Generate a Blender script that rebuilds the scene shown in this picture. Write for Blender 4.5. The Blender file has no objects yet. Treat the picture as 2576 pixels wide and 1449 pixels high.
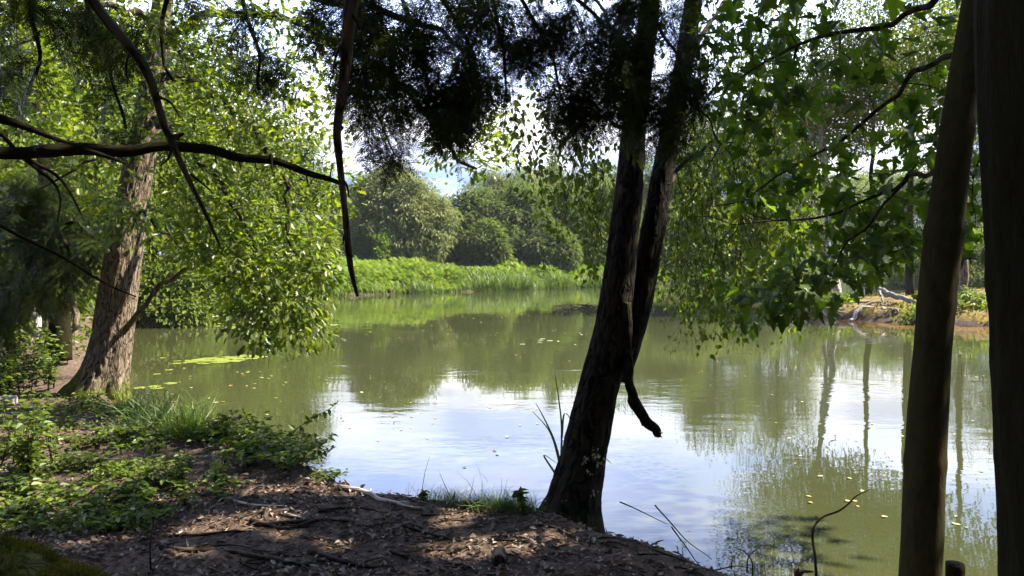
import bpy, math
import numpy as np
from mathutils import Vector
R = math.radians
S = bpy.context.scene
COL = S.collection
rng = np.random.default_rng(7)

# ------------------------------------------------------------------ camera
F, CX, CY, HOR = 1910.0, 1288.0, 724.5, 640.0        # measured on a 2576 x 1449 print of the photograph
EYE = 1.6
PITCH = math.atan((CY - HOR) / F)
cam_d = bpy.data.cameras.new('camera'); cam = bpy.data.objects.new('camera', cam_d); COL.objects.link(cam)
cam.location = (0, 0, EYE); cam.rotation_euler = (math.pi / 2 - PITCH, 0, 0)
cam_d.sensor_width = 36; cam_d.lens = 36 * F / 2576; cam_d.clip_start = 0.05; cam_d.clip_end = 2000
S.camera = cam

# ------------------------------------------------------------------ light
SUN_AZ, SUN_EL = R(80), R(50)
SUN = np.array([math.sin(SUN_AZ) * math.cos(SUN_EL), math.cos(SUN_AZ) * math.cos(SUN_EL), math.sin(SUN_EL)])
sun_d = bpy.data.lights.new('sun', 'SUN'); sun = bpy.data.objects.new('sun', sun_d); COL.objects.link(sun)
sun_d.energy = 5.0; sun_d.angle = R(0.5); sun_d.color = (1, 0.93, 0.82)
sun.rotation_euler = Vector(-SUN).to_track_quat('-Z', 'Y').to_euler()
sun.location = (20, 5, 30)

W = bpy.data.worlds.new('World'); S.world = W; W.use_nodes = True
nt = W.node_tree; nt.nodes.clear()
def N(t, typ, **kw):
    n = t.nodes.new(typ)
    for k, v in kw.items():
        if k.startswith('i_'):
            key = k[2:]; key = int(key) if key.isdigit() else key
            n.inputs[key].default_value = v
        else: setattr(n, k, v)
    return n
def link(t, a, b): t.links.new(a, b)
out = N(nt, 'ShaderNodeOutputWorld'); bg = N(nt, 'ShaderNodeBackground'); bg.inputs[1].default_value = 0.065
sky = N(nt, 'ShaderNodeTexSky', sky_type='NISHITA'); sky.sun_disc = False; sky.sun_elevation = SUN_EL; sky.sun_rotation = SUN_AZ
sky.air_density = 1.0; sky.dust_density = 0.6; sky.ozone_density = 2.0
tc = N(nt, 'ShaderNodeTexCoord'); sep = N(nt, 'ShaderNodeSeparateXYZ'); link(nt, tc.outputs['Generated'], sep.inputs[0])
zz = N(nt, 'ShaderNodeMath', operation='ADD', i_1=0.16); link(nt, sep.outputs[2], zz.inputs[0])
dx = N(nt, 'ShaderNodeMath', operation='DIVIDE'); dy = N(nt, 'ShaderNodeMath', operation='DIVIDE')
link(nt, sep.outputs[0], dx.inputs[0]); link(nt, zz.outputs[0], dx.inputs[1]); link(nt, sep.outputs[1], dy.inputs[0]); link(nt, zz.outputs[0], dy.inputs[1])
cmb = N(nt, 'ShaderNodeCombineXYZ'); link(nt, dx.outputs[0], cmb.inputs[0]); link(nt, dy.outputs[0], cmb.inputs[1])
cn = N(nt, 'ShaderNodeTexNoise', i_Scale=0.9, i_Detail=7.0, i_Roughness=0.55, i_Distortion=0.3); link(nt, cmb.outputs[0], cn.inputs['Vector'])
# cloud bank: thick between about 6 and 14 degrees of elevation, thin and broken above
el = N(nt, 'ShaderNodeValToRGB'); link(nt, sep.outputs[2], el.inputs[0])
cr = el.color_ramp; cr.elements[0].position = 0.085; cr.elements[0].color = (0.04,)*3 + (1,)
cr.elements[1].position = 0.165; cr.elements[1].color = (0.5,)*3 + (1,)
for p_, v_ in ((0.19, 0.5), (0.27, 0.42), (0.42, 0.3), (0.6, 0.12), (0.9, 0.1)):
    e = cr.elements.new(p_); e.color = (v_,)*3 + (1,)
ad = N(nt, 'ShaderNodeMath', operation='ADD'); link(nt, cn.outputs['Fac'], ad.inputs[0]); link(nt, el.outputs[0], ad.inputs[1])
mr = N(nt, 'ShaderNodeMapRange'); mr.inputs[1].default_value = 0.5; mr.inputs[2].default_value = 0.92; link(nt, ad.outputs[0], mr.inputs[0])
ccol = N(nt, 'ShaderNodeMixRGB'); ccol.inputs[1].default_value = (3.6, 3.8, 4.9, 1); ccol.inputs[2].default_value = (10, 9.8, 10.2, 1)
cn2 = N(nt, 'ShaderNodeTexNoise', i_Scale=2.2, i_Detail=5.0); link(nt, cmb.outputs[0], cn2.inputs['Vector'])
mr2 = N(nt, 'ShaderNodeMapRange'); mr2.inputs[1].default_value = 0.35; mr2.inputs[2].default_value = 0.62; link(nt, cn2.outputs['Fac'], mr2.inputs[0])
link(nt, mr2.outputs[0], ccol.inputs[0])
fr = N(nt, 'ShaderNodeMapRange'); fr.inputs[1].default_value = -0.35; fr.inputs[2].default_value = 0.35; link(nt, sep.outputs[1], fr.inputs[0])
fm = N(nt, 'ShaderNodeMath', operation='MULTIPLY'); link(nt, mr.outputs[0], fm.inputs[0]); link(nt, fr.outputs[0], fm.inputs[1])
hi = N(nt, 'ShaderNodeMapRange'); hi.inputs[1].default_value = 0.17; hi.inputs[2].default_value = 0.27; link(nt, sep.outputs[2], hi.inputs[0])
chi = N(nt, 'ShaderNodeMixRGB'); link(nt, hi.outputs[0], chi.inputs[0]); link(nt, ccol.outputs[0], chi.inputs[1])
cmx = N(nt, 'ShaderNodeMixRGB'); cmx.inputs[1].default_value = (8.5, 11.0, 18.5, 1); cmx.inputs[2].default_value = (12.5, 13.8, 18.5, 1); link(nt, mr2.outputs[0], cmx.inputs[0]); link(nt, cmx.outputs[0], chi.inputs[2])
mx = N(nt, 'ShaderNodeMixRGB'); link(nt, fm.outputs[0], mx.inputs[0]); tint = N(nt, 'ShaderNodeMixRGB', blend_type='MULTIPLY'); tint.inputs[0].default_value = 1; tint.inputs[2].default_value = (.3, .43, .74, 1); link(nt, sky.outputs[0], tint.inputs[1]); link(nt, tint.outputs[0], mx.inputs[1]); link(nt, chi.outputs[0], mx.inputs[2])
link(nt, mx.outputs[0], bg.inputs[0]); link(nt, bg.outputs[0], out.inputs[0])

S.view_settings.view_transform = 'Standard'; S.view_settings.look = 'None'
S.view_settings.exposure = 2.25; S.view_settings.gamma = 1.0
S.render.engine = 'CYCLES'
c = S.cycles
c.max_bounces = 6; c.diffuse_bounces = 3; c.glossy_bounces = 3; c.transmission_bounces = 4; c.transparent_max_bounces = 4
c.use_denoising = True; c.caustics_reflective = False; c.caustics_refractive = False; c.sample_clamp_indirect = 6.0
c.use_adaptive_sampling = True; c.adaptive_threshold = 0.02

# ------------------------------------------------------------------ helpers
def P(px, py, d):
    """world point at depth d (metres along +Y) seen at print position px, py"""
    px = np.asarray(px, float); py = np.asarray(py, float); d = np.asarray(d, float)
    vx = (px - CX) / F; vz = -(py - CY) / F
    cy, sy = math.cos(PITCH), math.sin(PITCH)
    Y = cy + vz * sy; Z = -sy + vz * cy
    return np.stack(np.broadcast_arrays(vx / Y * d, d, EYE + Z / Y * d), -1)
def G(px, py, z=0.0):
    p = P(px, py, 1.0); t = (z - EYE) / (p[..., 2] - EYE)
    q = p.copy(); q[..., 0] *= t; q[..., 1] = t; q[..., 2] = z
    return q
def nz(v): return v / np.maximum(np.linalg.norm(v, axis=-1, keepdims=True), 1e-9)
def _h(i, j, k):
    n = (i * 374761393 + j * 668265263 + k * 2147483647 + 1013904223) & 0xffffffff
    n = ((n ^ (n >> 13)) * 1274126177) & 0xffffffff
    return ((n ^ (n >> 16)) & 0xffff) / 65535.0
def vn(p, s=1.0):
    p = np.asarray(p, float) * s; i = np.floor(p).astype(np.int64); f = p - i; f = f * f * (3 - 2 * f)
    x, y, z = i[..., 0], i[..., 1], i[..., 2]; a, b, c_ = f[..., 0], f[..., 1], f[..., 2]
    r = 0
    for dx_ in (0, 1):
        for dy_ in (0, 1):
            for dz_ in (0, 1):
                w = (a if dx_ else 1 - a) * (b if dy_ else 1 - b) * (c_ if dz_ else 1 - c_)
                r = r + w * _h(x + dx_, y + dy_, z + dz_)
    return r
def fbm(p, s=1.0, o=3):
    r, a, t = 0, 1, 0
    for k in range(o): r = r + a * vn(p, s * 2 ** k); t += a; a *= .5
    return r / t
def ss(a, b, x): t = np.clip((x - a) / (b - a), 0, 1); return t * t * (3 - 2 * t)

class MB:
    def __init__(s): s.V = []; s.L = []; s.T = []; s.A = []; s.B = []; s.n = 0
    def add(s, V, L, T, rnd=0.5, bk=None):
        V = np.asarray(V, float); m = len(V)
        if m == 0: return
        s.V.append(V); s.L.append(np.asarray(L, np.int64) + s.n); s.T.append(np.asarray(T, np.int64))
        s.A.append(np.broadcast_to(np.asarray(rnd, float), (m,)))
        s.B.append(V if bk is None else bk); s.n += m
    def mesh(s, name, mat, smooth=True):
        me = bpy.data.meshes.new(name)
        V = np.concatenate(s.V); L = np.concatenate(s.L); T = np.concatenate(s.T)
        me.vertices.add(len(V)); me.vertices.foreach_set('co', V.astype(np.float32).ravel())
        me.loops.add(len(L)); me.loops.foreach_set('vertex_index', L.astype(np.int32))
        me.polygons.add(len(T)); st = np.concatenate([[0], np.cumsum(T)[:-1]])
        me.polygons.foreach_set('loop_start', st.astype(np.int32))
        me.polygons.foreach_set('use_smooth', np.full(len(T), smooth))
        a = me.attributes.new('rnd', 'FLOAT', 'POINT'); a.data.foreach_set('value', np.concatenate(s.A).astype(np.float32))
        b = me.attributes.new('bk', 'FLOAT_VECTOR', 'POINT'); b.data.foreach_set('vector', np.concatenate(s.B).astype(np.float32).ravel())
        me.update(calc_edges=True)
        if mat: me.materials.append(mat)
        return me
    def build(s, name, mat, parent=None, smooth=True, origin=None):
        if origin is not None: s.V = [v - np.asarray(origin) for v in s.V]
        o = bpy.data.objects.new(name, s.mesh(name, mat, smooth)); COL.objects.link(o)
        if origin is not None and parent is None: o.location = origin
        if parent is not None: o.parent = parent
        return o
def tag(o, label=None, cat=None, group=None, kind=None):
    for k, v in (('label', label), ('category', cat), ('group', group), ('kind', kind)):
        if v: o[k] = v
    return o
def thing(name, label, cat, loc, group=None):
    o = bpy.data.objects.new(name, None); COL.objects.link(o); o.location = loc; o.empty_display_size = .1
    return tag(o, label, cat, group)
def part(mb, name, mat, root, smooth=True):
    return mb.build(name, mat, root, smooth, origin=np.array(root.location))

def spline(pts, rad, n):
    pts = np.asarray(pts, float); rad = np.asarray(rad, float)
    if len(pts) == 2: pts = np.array([pts[0], pts.mean(0), pts[1]]); rad = np.array([rad[0], rad.mean(), rad[-1]])
    q = np.vstack([2 * pts[0] - pts[1], pts, 2 * pts[-1] - pts[-2]])
    L = np.concatenate([[0], np.cumsum(np.linalg.norm(np.diff(pts, axis=0), axis=1))])
    t = np.linspace(0, L[-1], n); k = np.clip(np.searchsorted(L, t, 'right') - 1, 0, len(pts) - 2)
    u = ((t - L[k]) / np.maximum(L[k + 1] - L[k], 1e-9))[:, None]
    a, b, c_, d = q[k], q[k + 1], q[k + 2], q[k + 3]
    o = .5 * (2 * b + (c_ - a) * u + (2 * a - 5 * b + 4 * c_ - d) * u ** 2 + (3 * b - a - 3 * c_ + d) * u ** 3)
    return o, np.interp(t, L, rad), t
def tube(mb, pts, rad, sides=8, n=None, disp=None, rnd=.5, jitter=0.0):
    rad = np.atleast_1d(np.asarray(rad, float)); rad = np.interp(np.linspace(0, 1, len(pts)), np.linspace(0, 1, len(rad)), rad) if len(rad) > 1 else np.full(len(pts), rad[0])
    n = n or max(4, 3 * len(pts))
    p, r, t = spline(pts, rad, n)
    if jitter: p = p + (np.stack([vn(np.stack([t * 7 + 50 * k, t * 0, t * 0 + pts[0][0]], -1)) for k in range(3)], -1) - .5) * jitter
    tan = nz(np.gradient(p, axis=0))
    ref = np.array([0, 1., 0]) if abs(tan[0][1]) < .8 else np.array([1., 0, 0])
    U = np.zeros_like(p); U[0] = nz(np.cross(ref, tan[0]))
    for i in range(1, n): U[i] = nz(U[i - 1] - tan[i] * np.dot(U[i - 1], tan[i]))
    Vv = np.cross(tan, U)
    th = np.linspace(0, 2 * math.pi, sides, endpoint=False)
    TH, TT = np.meshgrid(th, t); R0 = float(r.mean())
    bk = np.stack([np.cos(TH) * R0, np.sin(TH) * R0, TT], -1)
    rr = r[:, None] * np.ones_like(TH)
    if disp is not None: rr = rr * disp(TH, TT, bk)
    V = p[:, None] + rr[..., None] * (np.cos(TH)[..., None] * U[:, None] + np.sin(TH)[..., None] * Vv[:, None])
    i, j = np.meshgrid(np.arange(n - 1), np.arange(sides), indexing='ij'); j2 = (j + 1) % sides
    L = np.stack([i * sides + j, i * sides + j2, (i + 1) * sides + j2, (i + 1) * sides + j], -1).reshape(-1)
    T = np.full((n - 1) * sides, 4)
    L = np.concatenate([L, (n - 1) * sides + np.arange(sides), np.arange(sides)[::-1]]); T = np.concatenate([T, [sides, sides]])
    mb.add(V.reshape(-1, 3), L, T, rnd, bk.reshape(-1, 3))
    return p

# ---- leaf templates: (verts, list of polygons); x = across, y = along, z = normal
def half_leaf(o, fold=.25, droop=.2):
    o = np.array(o, float); m = len(o)
    Rt = np.stack([o[:, 0], o[:, 1], fold * o[:, 0] - droop * o[:, 1] ** 2], -1)
    Lt = Rt[1:-1] * [-1, 1, 1]
    return np.vstack([Rt, Lt]), [list(range(m)), [0] + [m - 1] + list(range(2 * m - 3, m - 1, -1))]
OAK = half_leaf([(0, 0), (.05, .12), (.17, .2), (.09, .31), (.25, .43), (.12, .53), (.29, .67), (.15, .75), (.2, .88), (.07, .93), (0, 1)])
MAPLE = half_leaf([(0, 0), (.18, -.08), (.44, -.06), (.32, .07), (.37, .14), (.64, .3), (.5, .35), (.54, .48), (.33, .44), (.2, .43), (.3, .6), (.19, .68), (.12, .84), (0, 1)], .3, .3)
BIRCH = half_leaf([(0, -.3), (.012, 0), (.27, .14), (.35, .3), (.2, .62), (0, 1)], .25, .15)
OVATE = half_leaf([(0, 0), (.2, .15), (.29, .38), (.2, .7), (0, 1)], .3, .3)
SIMPLE = half_leaf([(0, 0), (.3, .4), (0, 1)], .3, .25)
LANCE = half_leaf([(0, 0), (.09, .25), (.08, .55), (0, 1)], .3, .35)
def needle_spray():
    V, Pl = [], []
    def quad(a, b, w):
        a = np.array(a); b = np.array(b); d = nz(b - a); s = np.cross(d, [0, 0, 1]) * w
        k = len(V); V.extend([a, (a + b) / 2 + s, b, (a + b) / 2 - s]); Pl.append([k, k + 1, k + 2, k + 3])
    r = np.random.default_rng(3)
    def twig(o, ang, ln):
        d = np.array([math.sin(ang), math.cos(ang), 0]); s = np.array([d[1], -d[0], 0])
        quad(o, o + d * ln + np.array([0, 0, -.1 * ln]), .009)
        m = int(ln / .026)
        for k in range(m):
            b = o + d * ln * (k + .5) / m + np.array([0, 0, -.1 * ln * ((k + .5) / m) ** 2])
            for sg in (-1, 1):
                l = .088 * (1 - .45 * (k / m) ** 2) * r.uniform(.8, 1.15)
                quad(b, b + nz(s * sg + d * .75 + np.array([0, 0, r.normal() * .25])) * l, .0085)
    twig(np.zeros(3), 0, 1.0)
    for y, a, l in ((.1, .85, .42), (.2, -.8, .5), (.32, .75, .5), (.42, -.75, .45), (.55, .7, .38), (.64, -.7, .32), (.77, .65, .22)):
        twig(np.array([0, y, -.1 * y * y]), a, l)
    V = np.array(V); V[:, 2] -= .25 * V[:, 1] ** 2
    return V, Pl
YEW = needle_spray()
def frond():
    V, Pl = [], []
    def q(a, b, w):
        a = np.array(a, float); b = np.array(b, float); s = np.array([0, 1., 0]) * w
        k = len(V); V.extend([a - s * .8, a + s * .8, b + s * .12, b - s * .12]); Pl.append([k, k + 1, k + 2, k + 3])
    for k in range(12):
        y = .18 + .82 * k / 12; l = .34 * (1 - (k / 12.5) ** 1.3) + .02; z = .35 * y - .55 * y * y
        for sg in (-1, 1): q((0, y, z), (sg * l, y + .08, z - .22 * l), .032)
    k = len(V); V.extend([(-.006, 0, 0), (.006, 0, 0), (.003, .6, .01), (-.003, .6, .01)]); Pl.append([k, k + 1, k + 2, k + 3])
    return np.array(V, float), Pl
FERN = frond()
def blade_t(b=.35, w=.02):
    ys = np.array([0, .3, .6, .85, 1.0]); ws = w * np.array([.8, 1, .8, .45, .03])
    V = [];
    for y, ww in zip(ys, ws): V += [(-ww, y * (1 - .25 * b * y * y), -b * y * y), (ww, y * (1 - .25 * b * y * y), -b * y * y)]
    return np.array(V, float), [[2 * k, 2 * k + 1, 2 * k + 3, 2 * k + 2] for k in range(4)]
BLADE = blade_t(); BLADE2 = blade_t(.8, .008); STIFF = blade_t(.12, .016)

def inst(mb, tm, pos, d, nrm, size, rnd):
    V0, Pl = tm; m = len(pos)
    if m == 0: return
    d = nz(d); s = nz(np.cross(d, nrm)); n_ = np.cross(s, d); size = np.broadcast_to(size, (m,))
    V = pos[:, None] + size[:, None, None] * (V0[None, :, 0, None] * s[:, None] + V0[None, :, 1, None] * d[:, None] + V0[None, :, 2, None] * n_[:, None])
    k = len(V0); l0 = np.concatenate(Pl); t0 = np.array([len(p) for p in Pl])
    L = (l0[None] + (np.arange(m) * k)[:, None]).ravel(); T = np.tile(t0, m)
    mb.add(V.reshape(-1, 3), L, T, np.repeat(np.broadcast_to(rnd, (m,)), k))
FLECKS = []      # gaps in the canopy: (ground x, y, radius)
def gaps(pos, zmin=2.0):
    g = pos - SUN[None] * (pos[:, 2:3] / SUN[2]); keep = np.ones(len(pos), bool)
    for x, y, r in FLECKS: keep &= ~((np.hypot(g[:, 0] - x, (g[:, 1] - y) * 1.6) < r) & (pos[:, 2] > zmin))
    return keep
def leaves(mb, tm, C, D, K, along, spread, size, droop=.3, up=.8, tone=None, var=.3, cull=True, jit=.5, outw=0.0):
    """K leaves round each twig end C that runs along D"""
    C = np.asarray(C); D = np.asarray(D); n = len(C) * K
    if n == 0: return
    c0 = np.repeat(C, K, 0); d0 = np.repeat(D, K, 0)
    off = rng.normal(size=(n, 3)) * spread * [1, 1, .7]
    pos = c0 + d0 * (rng.uniform(-1, .4, (n, 1)) * along) + off
    d = nz(d0 * .5 + nz(off) * .8 + rng.normal(size=(n, 3)) * jit * .5 + [0, 0, -droop])
    nr = nz(np.array([0, 0, up]) + outw * d0 + rng.normal(size=(n, 3)) * jit)
    t = np.repeat(rng.random(len(C)) if tone is None else tone, K)
    r = np.clip(t + rng.normal(size=n) * var, 0, 1)
    sz = size * rng.uniform(.65, 1.2, n)
    if cull and FLECKS:
        k = gaps(pos); pos, d, nr, r, sz = pos[k], d[k], nr[k], r[k], sz[k]
    inst(mb, tm, pos, d, nr, sz, r)
def connect(mb, nodes, C, r=.006, sides=4, sag=.1, maxlen=9, wig=.12):
    """grow twigs from limb points to clump centres; returns direction of each twig end"""
    nodes = [np.asarray(n) for n in nodes]; A = np.array(nodes)
    C = np.asarray(C); dm = np.array([np.min(np.linalg.norm(A - c_, axis=1)) for c_ in C]); D = np.zeros_like(C)
    for k in np.argsort(dm):
        c_ = C[k]; j = np.argmin(np.linalg.norm(A - c_, axis=1)); a = A[j]; v = c_ - a; l = np.linalg.norm(v)
        m = a + v * .5 + rng.normal(size=3) * l * wig + [0, 0, sag * l]
        D[k] = nz(c_ - m)
        if l < maxlen:
            rr = r * min(2.2, .6 + l * .8)
            tube(mb, [a, m, c_], [rr, rr * .75, rr * .4], sides, 5)
            A = np.vstack([A, m[None], c_[None]])
    return D
def inpoly(poly, pts):
    poly = np.asarray(poly, float); x, y = pts[:, 0], pts[:, 1]; r = np.zeros(len(pts), bool); j = len(poly) - 1
    for i in range(len(poly)):
        a, b = poly[i], poly[j]
        r ^= ((a[1] > y) != (b[1] > y)) & (x < (b[0] - a[0]) * (y - a[1]) / (b[1] - a[1] + 1e-12) + a[0]); j = i
    return r
def samp(poly, n):
    poly = np.asarray(poly, float); lo, hi = poly.min(0), poly.max(0); o = np.zeros((0, 2))
    while len(o) < n:
        q = rng.uniform(lo, hi, (n * 3, 2)); o = np.vstack([o, q[inpoly(poly, q)]])
    return o[:n]
def region(poly, n, d0, d1):
    q = samp(poly, n); return P(q[:, 0], q[:, 1], rng.uniform(d0, d1, n))

# ------------------------------------------------------------------ materials
def mat(name):
    m = bpy.data.materials.new(name); m.use_nodes = True; t = m.node_tree; t.nodes.clear()
    return m, t, N(t, 'ShaderNodeOutputMaterial')
def ramp(t, stops, fac=None):
    n = t.nodes.new('ShaderNodeValToRGB'); cr_ = n.color_ramp
    while len(cr_.elements) < len(stops): cr_.elements.new(.5)
    for e, (p_, c_) in zip(cr_.elements, stops): e.position = p_; e.color = (*c_, 1)
    if fac is not None: link(t, fac, n.inputs[0])
    return n
def leaf_mat(name, c0, c1, c2, tr=.45, tcol=(1.3, 1.5, .5), spec=.35, rough=.45):
    m, t, o = mat(name)
    at = N(t, 'ShaderNodeAttribute', attribute_name='rnd')
    rp = ramp(t, [(0, c0), (.5, c1), (1, c2)], at.outputs['Fac'])
    pb = N(t, 'ShaderNodeBsdfPrincipled', i_Roughness=rough); pb.inputs['Specular IOR Level'].default_value = spec
    link(t, rp.outputs[0], pb.inputs['Base Color'])
    tb = N(t, 'ShaderNodeBsdfTranslucent'); mu = N(t, 'ShaderNodeMixRGB', blend_type='MULTIPLY'); mu.inputs[0].default_value = 1
    mu.inputs[2].default_value = (*tcol, 1); link(t, rp.outputs[0], mu.inputs[1]); link(t, mu.outputs[0], tb.inputs[0])
    ms = N(t, 'ShaderNodeMixShader'); ms.inputs[0].default_value = tr
    link(t, pb.outputs[0], ms.inputs[1]); link(t, tb.outputs[0], ms.inputs[2]); link(t, ms.outputs[0], o.inputs[0])
    return m
def bark_mat(name, dark, mid, light, sc=30, stretch=.18, bump=.6, dist=.012, moss=None, patch=None, bands=None, smooth_=False):
    m, t, o = mat(name)
    at = N(t, 'ShaderNodeAttribute', attribute_name='bk')
    mp = N(t, 'ShaderNodeMapping'); mp.inputs['Scale'].default_value = (1, 1, stretch); link(t, at.outputs['Vector'], mp.inputs[0])
    n1 = N(t, 'ShaderNodeTexNoise', i_Scale=sc, i_Detail=8.0, i_Roughness=.65, i_Distortion=.4); link(t, mp.outputs[0], n1.inputs['Vector'])
    n2 = N(t, 'ShaderNodeTexNoise', i_Scale=sc * .55, i_Detail=3.0, i_Roughness=.5, i_Distortion=.8); link(t, mp.outputs[0], n2.inputs['Vector'])
    sb = N(t, 'ShaderNodeMath', operation='SUBTRACT', i_1=.5); link(t, n2.outputs['Fac'], sb.inputs[0])
    ab = N(t, 'ShaderNodeMath', operation='ABSOLUTE'); link(t, sb.outputs[0], ab.inputs[0])
    pw = N(t, 'ShaderNodeMapRange'); pw.inputs[2].default_value = .07; pw.inputs[3].default_value = .8 if smooth_ else .1; link(t, ab.outputs[0], pw.inputs[0])
    mm = N(t, 'ShaderNodeMath', operation='MULTIPLY'); link(t, n1.outputs['Fac'], mm.inputs[0]); link(t, pw.outputs[0], mm.inputs[1])
    rp = ramp(t, [(.08, dark), (.3, mid), (.55, light)], mm.outputs[0]); colr = rp.outputs[0]
    if patch:
        n3 = N(t, 'ShaderNodeTexNoise', i_Scale=7.0, i_Detail=5.0, i_Roughness=.6); link(t, at.outputs['Vector'], n3.inputs['Vector'])
        r3 = ramp(t, [(patch[1], (0, 0, 0)), (patch[1] + .08, (1, 1, 1))], n3.outputs['Fac'])
        mx_ = N(t, 'ShaderNodeMixRGB'); link(t, r3.outputs[0], mx_.inputs[0]); link(t, colr, mx_.inputs[1]); mx_.inputs[2].default_value = (*patch[0], 1); colr = mx_.outputs[0]
    if bands:
        mpb = N(t, 'ShaderNodeMapping'); mpb.inputs['Scale'].default_value = (1, 1, 9); link(t, at.outputs['Vector'], mpb.inputs[0])
        n4 = N(t, 'ShaderNodeTexNoise', i_Scale=3.0, i_Detail=3.0); link(t, mpb.outputs[0], n4.inputs['Vector'])
        r4 = ramp(t, [(.58, (0, 0, 0)), (.64, (1, 1, 1))], n4.outputs['Fac'])
        mx_ = N(t, 'ShaderNodeMixRGB'); link(t, r4.outputs[0], mx_.inputs[0]); link(t, colr, mx_.inputs[1]); mx_.inputs[2].default_value = (*bands, 1); colr = mx_.outputs[0]
    if moss:      # moss on the lowest part of the stem
        sp = N(t, 'ShaderNodeSeparateXYZ'); link(t, at.outputs['Vector'], sp.inputs[0])
        n5 = N(t, 'ShaderNodeTexNoise', i_Scale=5.0, i_Detail=6.0); link(t, at.outputs['Vector'], n5.inputs['Vector'])
        ma = N(t, 'ShaderNodeMath', operation='MULTIPLY_ADD', i_1=-1.0 / moss[1], i_2=.62); link(t, sp.outputs[2], ma.inputs[0])
        mb_ = N(t, 'ShaderNodeMath', operation='ADD'); link(t, ma.outputs[0], mb_.inputs[0]); link(t, n5.outputs['Fac'], mb_.inputs[1])
        r5 = ramp(t, [(.62, (0, 0, 0)), (.85, (1, 1, 1))], mb_.outputs[0])
        mx_ = N(t, 'ShaderNodeMixRGB'); link(t, r5.outputs[0], mx_.inputs[0]); link(t, colr, mx_.inputs[1]); mx_.inputs[2].default_value = (*moss[0], 1); colr = mx_.outputs[0]
    pb = N(t, 'ShaderNodeBsdfPrincipled', i_Roughness=.9); pb.inputs['Specular IOR Level'].default_value = .06
    link(t, colr, pb.inputs['Base Color'])
    bp = N(t, 'ShaderNodeBump', i_Strength=bump, i_Distance=dist); link(t, mm.outputs[0], bp.inputs['Height']); link(t, bp.outputs[0], pb.inputs['Normal'])
    link(t, pb.outputs[0], o.inputs[0])
    return m
SPRAY = half_leaf([(0, 0), (.13, .25), (.11, .6), (0, 1)], .3, .35)
OAK[0][:, 0] *= 1.2
M = {}
M['oak_leaf'] = leaf_mat('oak_leaf', (.05, .08, .01), (.1, .14, .014), (.18, .21, .025), .5, (1.5, 1.6, .4), spec=.5, rough=.38)
M['wood_leaf'] = leaf_mat('wood_leaf', (.05, .08, .012), (.1, .135, .018), (.18, .2, .03), .48, (1.4, 1.5, .4), spec=.15, rough=.6)
M['maple_leaf'] = leaf_mat('maple_leaf', (.035, .065, .012), (.06, .1, .015), (.1, .145, .02), .55, (1.5, 1.7, .4))
M['birch_leaf'] = leaf_mat('birch_leaf', (.045, .07, .012), (.085, .115, .018), (.15, .18, .03), .48, (1.4, 1.5, .4))
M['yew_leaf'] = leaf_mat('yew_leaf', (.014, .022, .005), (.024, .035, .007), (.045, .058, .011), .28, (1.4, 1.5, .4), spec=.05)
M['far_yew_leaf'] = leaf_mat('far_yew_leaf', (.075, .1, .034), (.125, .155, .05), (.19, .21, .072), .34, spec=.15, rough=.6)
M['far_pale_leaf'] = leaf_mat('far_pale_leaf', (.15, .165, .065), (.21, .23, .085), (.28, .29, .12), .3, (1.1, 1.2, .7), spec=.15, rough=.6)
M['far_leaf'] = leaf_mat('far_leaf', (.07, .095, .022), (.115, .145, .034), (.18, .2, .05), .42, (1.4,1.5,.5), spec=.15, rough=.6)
M['fern_leaf'] = leaf_mat('fern_leaf', (.09, .14, .018), (.155, .225, .03), (.23, .29, .045), .42, (1.2, 1.3, .5), spec=.2)
M['reed_leaf'] = leaf_mat('reed_leaf', (.08, .15, .02), (.12, .19, .03), (.2, .23, .06), .35, (1.1, 1.2, .6))
M['herb_leaf'] = leaf_mat('herb_leaf', (.045, .07, .01), (.085, .13, .014), (.16, .2, .022), .48, (1.4, 1.5, .4))
M['grass_leaf'] = leaf_mat('grass_leaf', (.04, .08, .02), (.07, .12, .025), (.14, .18, .05), .35)
M['moss'] = leaf_mat('moss', (.045, .05, .008), (.1, .1, .012), (.19, .16, .022), .25, (1.1, 1.1, .4), .1, .9)
M['litter'] = leaf_mat('litter', (.05, .03, .02), (.15, .1, .066), (.38, .32, .26), .1, (1, .8, .6), .3, .6)
M['pad'] = leaf_mat('pad', (.12, .16, .02), (.17, .21, .03), (.26, .27, .05), .1, (1, 1, .5), .5, .35)
M['float_leaf'] = leaf_mat('float_leaf', (.22, .15, .05), (.32, .28, .08), (.42, .38, .18), .1, (1, 1, .5), .4, .5)
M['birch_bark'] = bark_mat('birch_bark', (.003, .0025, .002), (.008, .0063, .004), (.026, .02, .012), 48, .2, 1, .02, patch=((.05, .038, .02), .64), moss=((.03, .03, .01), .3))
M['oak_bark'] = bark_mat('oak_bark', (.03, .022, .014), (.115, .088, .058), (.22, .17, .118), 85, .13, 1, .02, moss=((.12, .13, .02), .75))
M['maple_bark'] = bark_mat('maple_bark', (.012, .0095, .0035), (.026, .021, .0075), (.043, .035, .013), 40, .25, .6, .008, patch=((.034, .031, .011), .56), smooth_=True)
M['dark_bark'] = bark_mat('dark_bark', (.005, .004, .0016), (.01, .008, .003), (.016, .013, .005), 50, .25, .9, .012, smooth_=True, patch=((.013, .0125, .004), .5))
M['twig_bark'] = bark_mat('twig_bark', (.012, .009, .006), (.035, .025, .018), (.07, .052, .037), 60, .2, .5, .004)
M['dead_wood'] = bark_mat('dead_wood', (.12, .09, .065), (.28, .22, .17), (.46, .4, .33), 50, .08, .6, .006)
M['white_bark'] = bark_mat('white_bark', (.16, .15, .125), (.28, .26, .225), (.38, .36, .32), 30, .3, .4, .006, bands=(.05, .045, .04))
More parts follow.
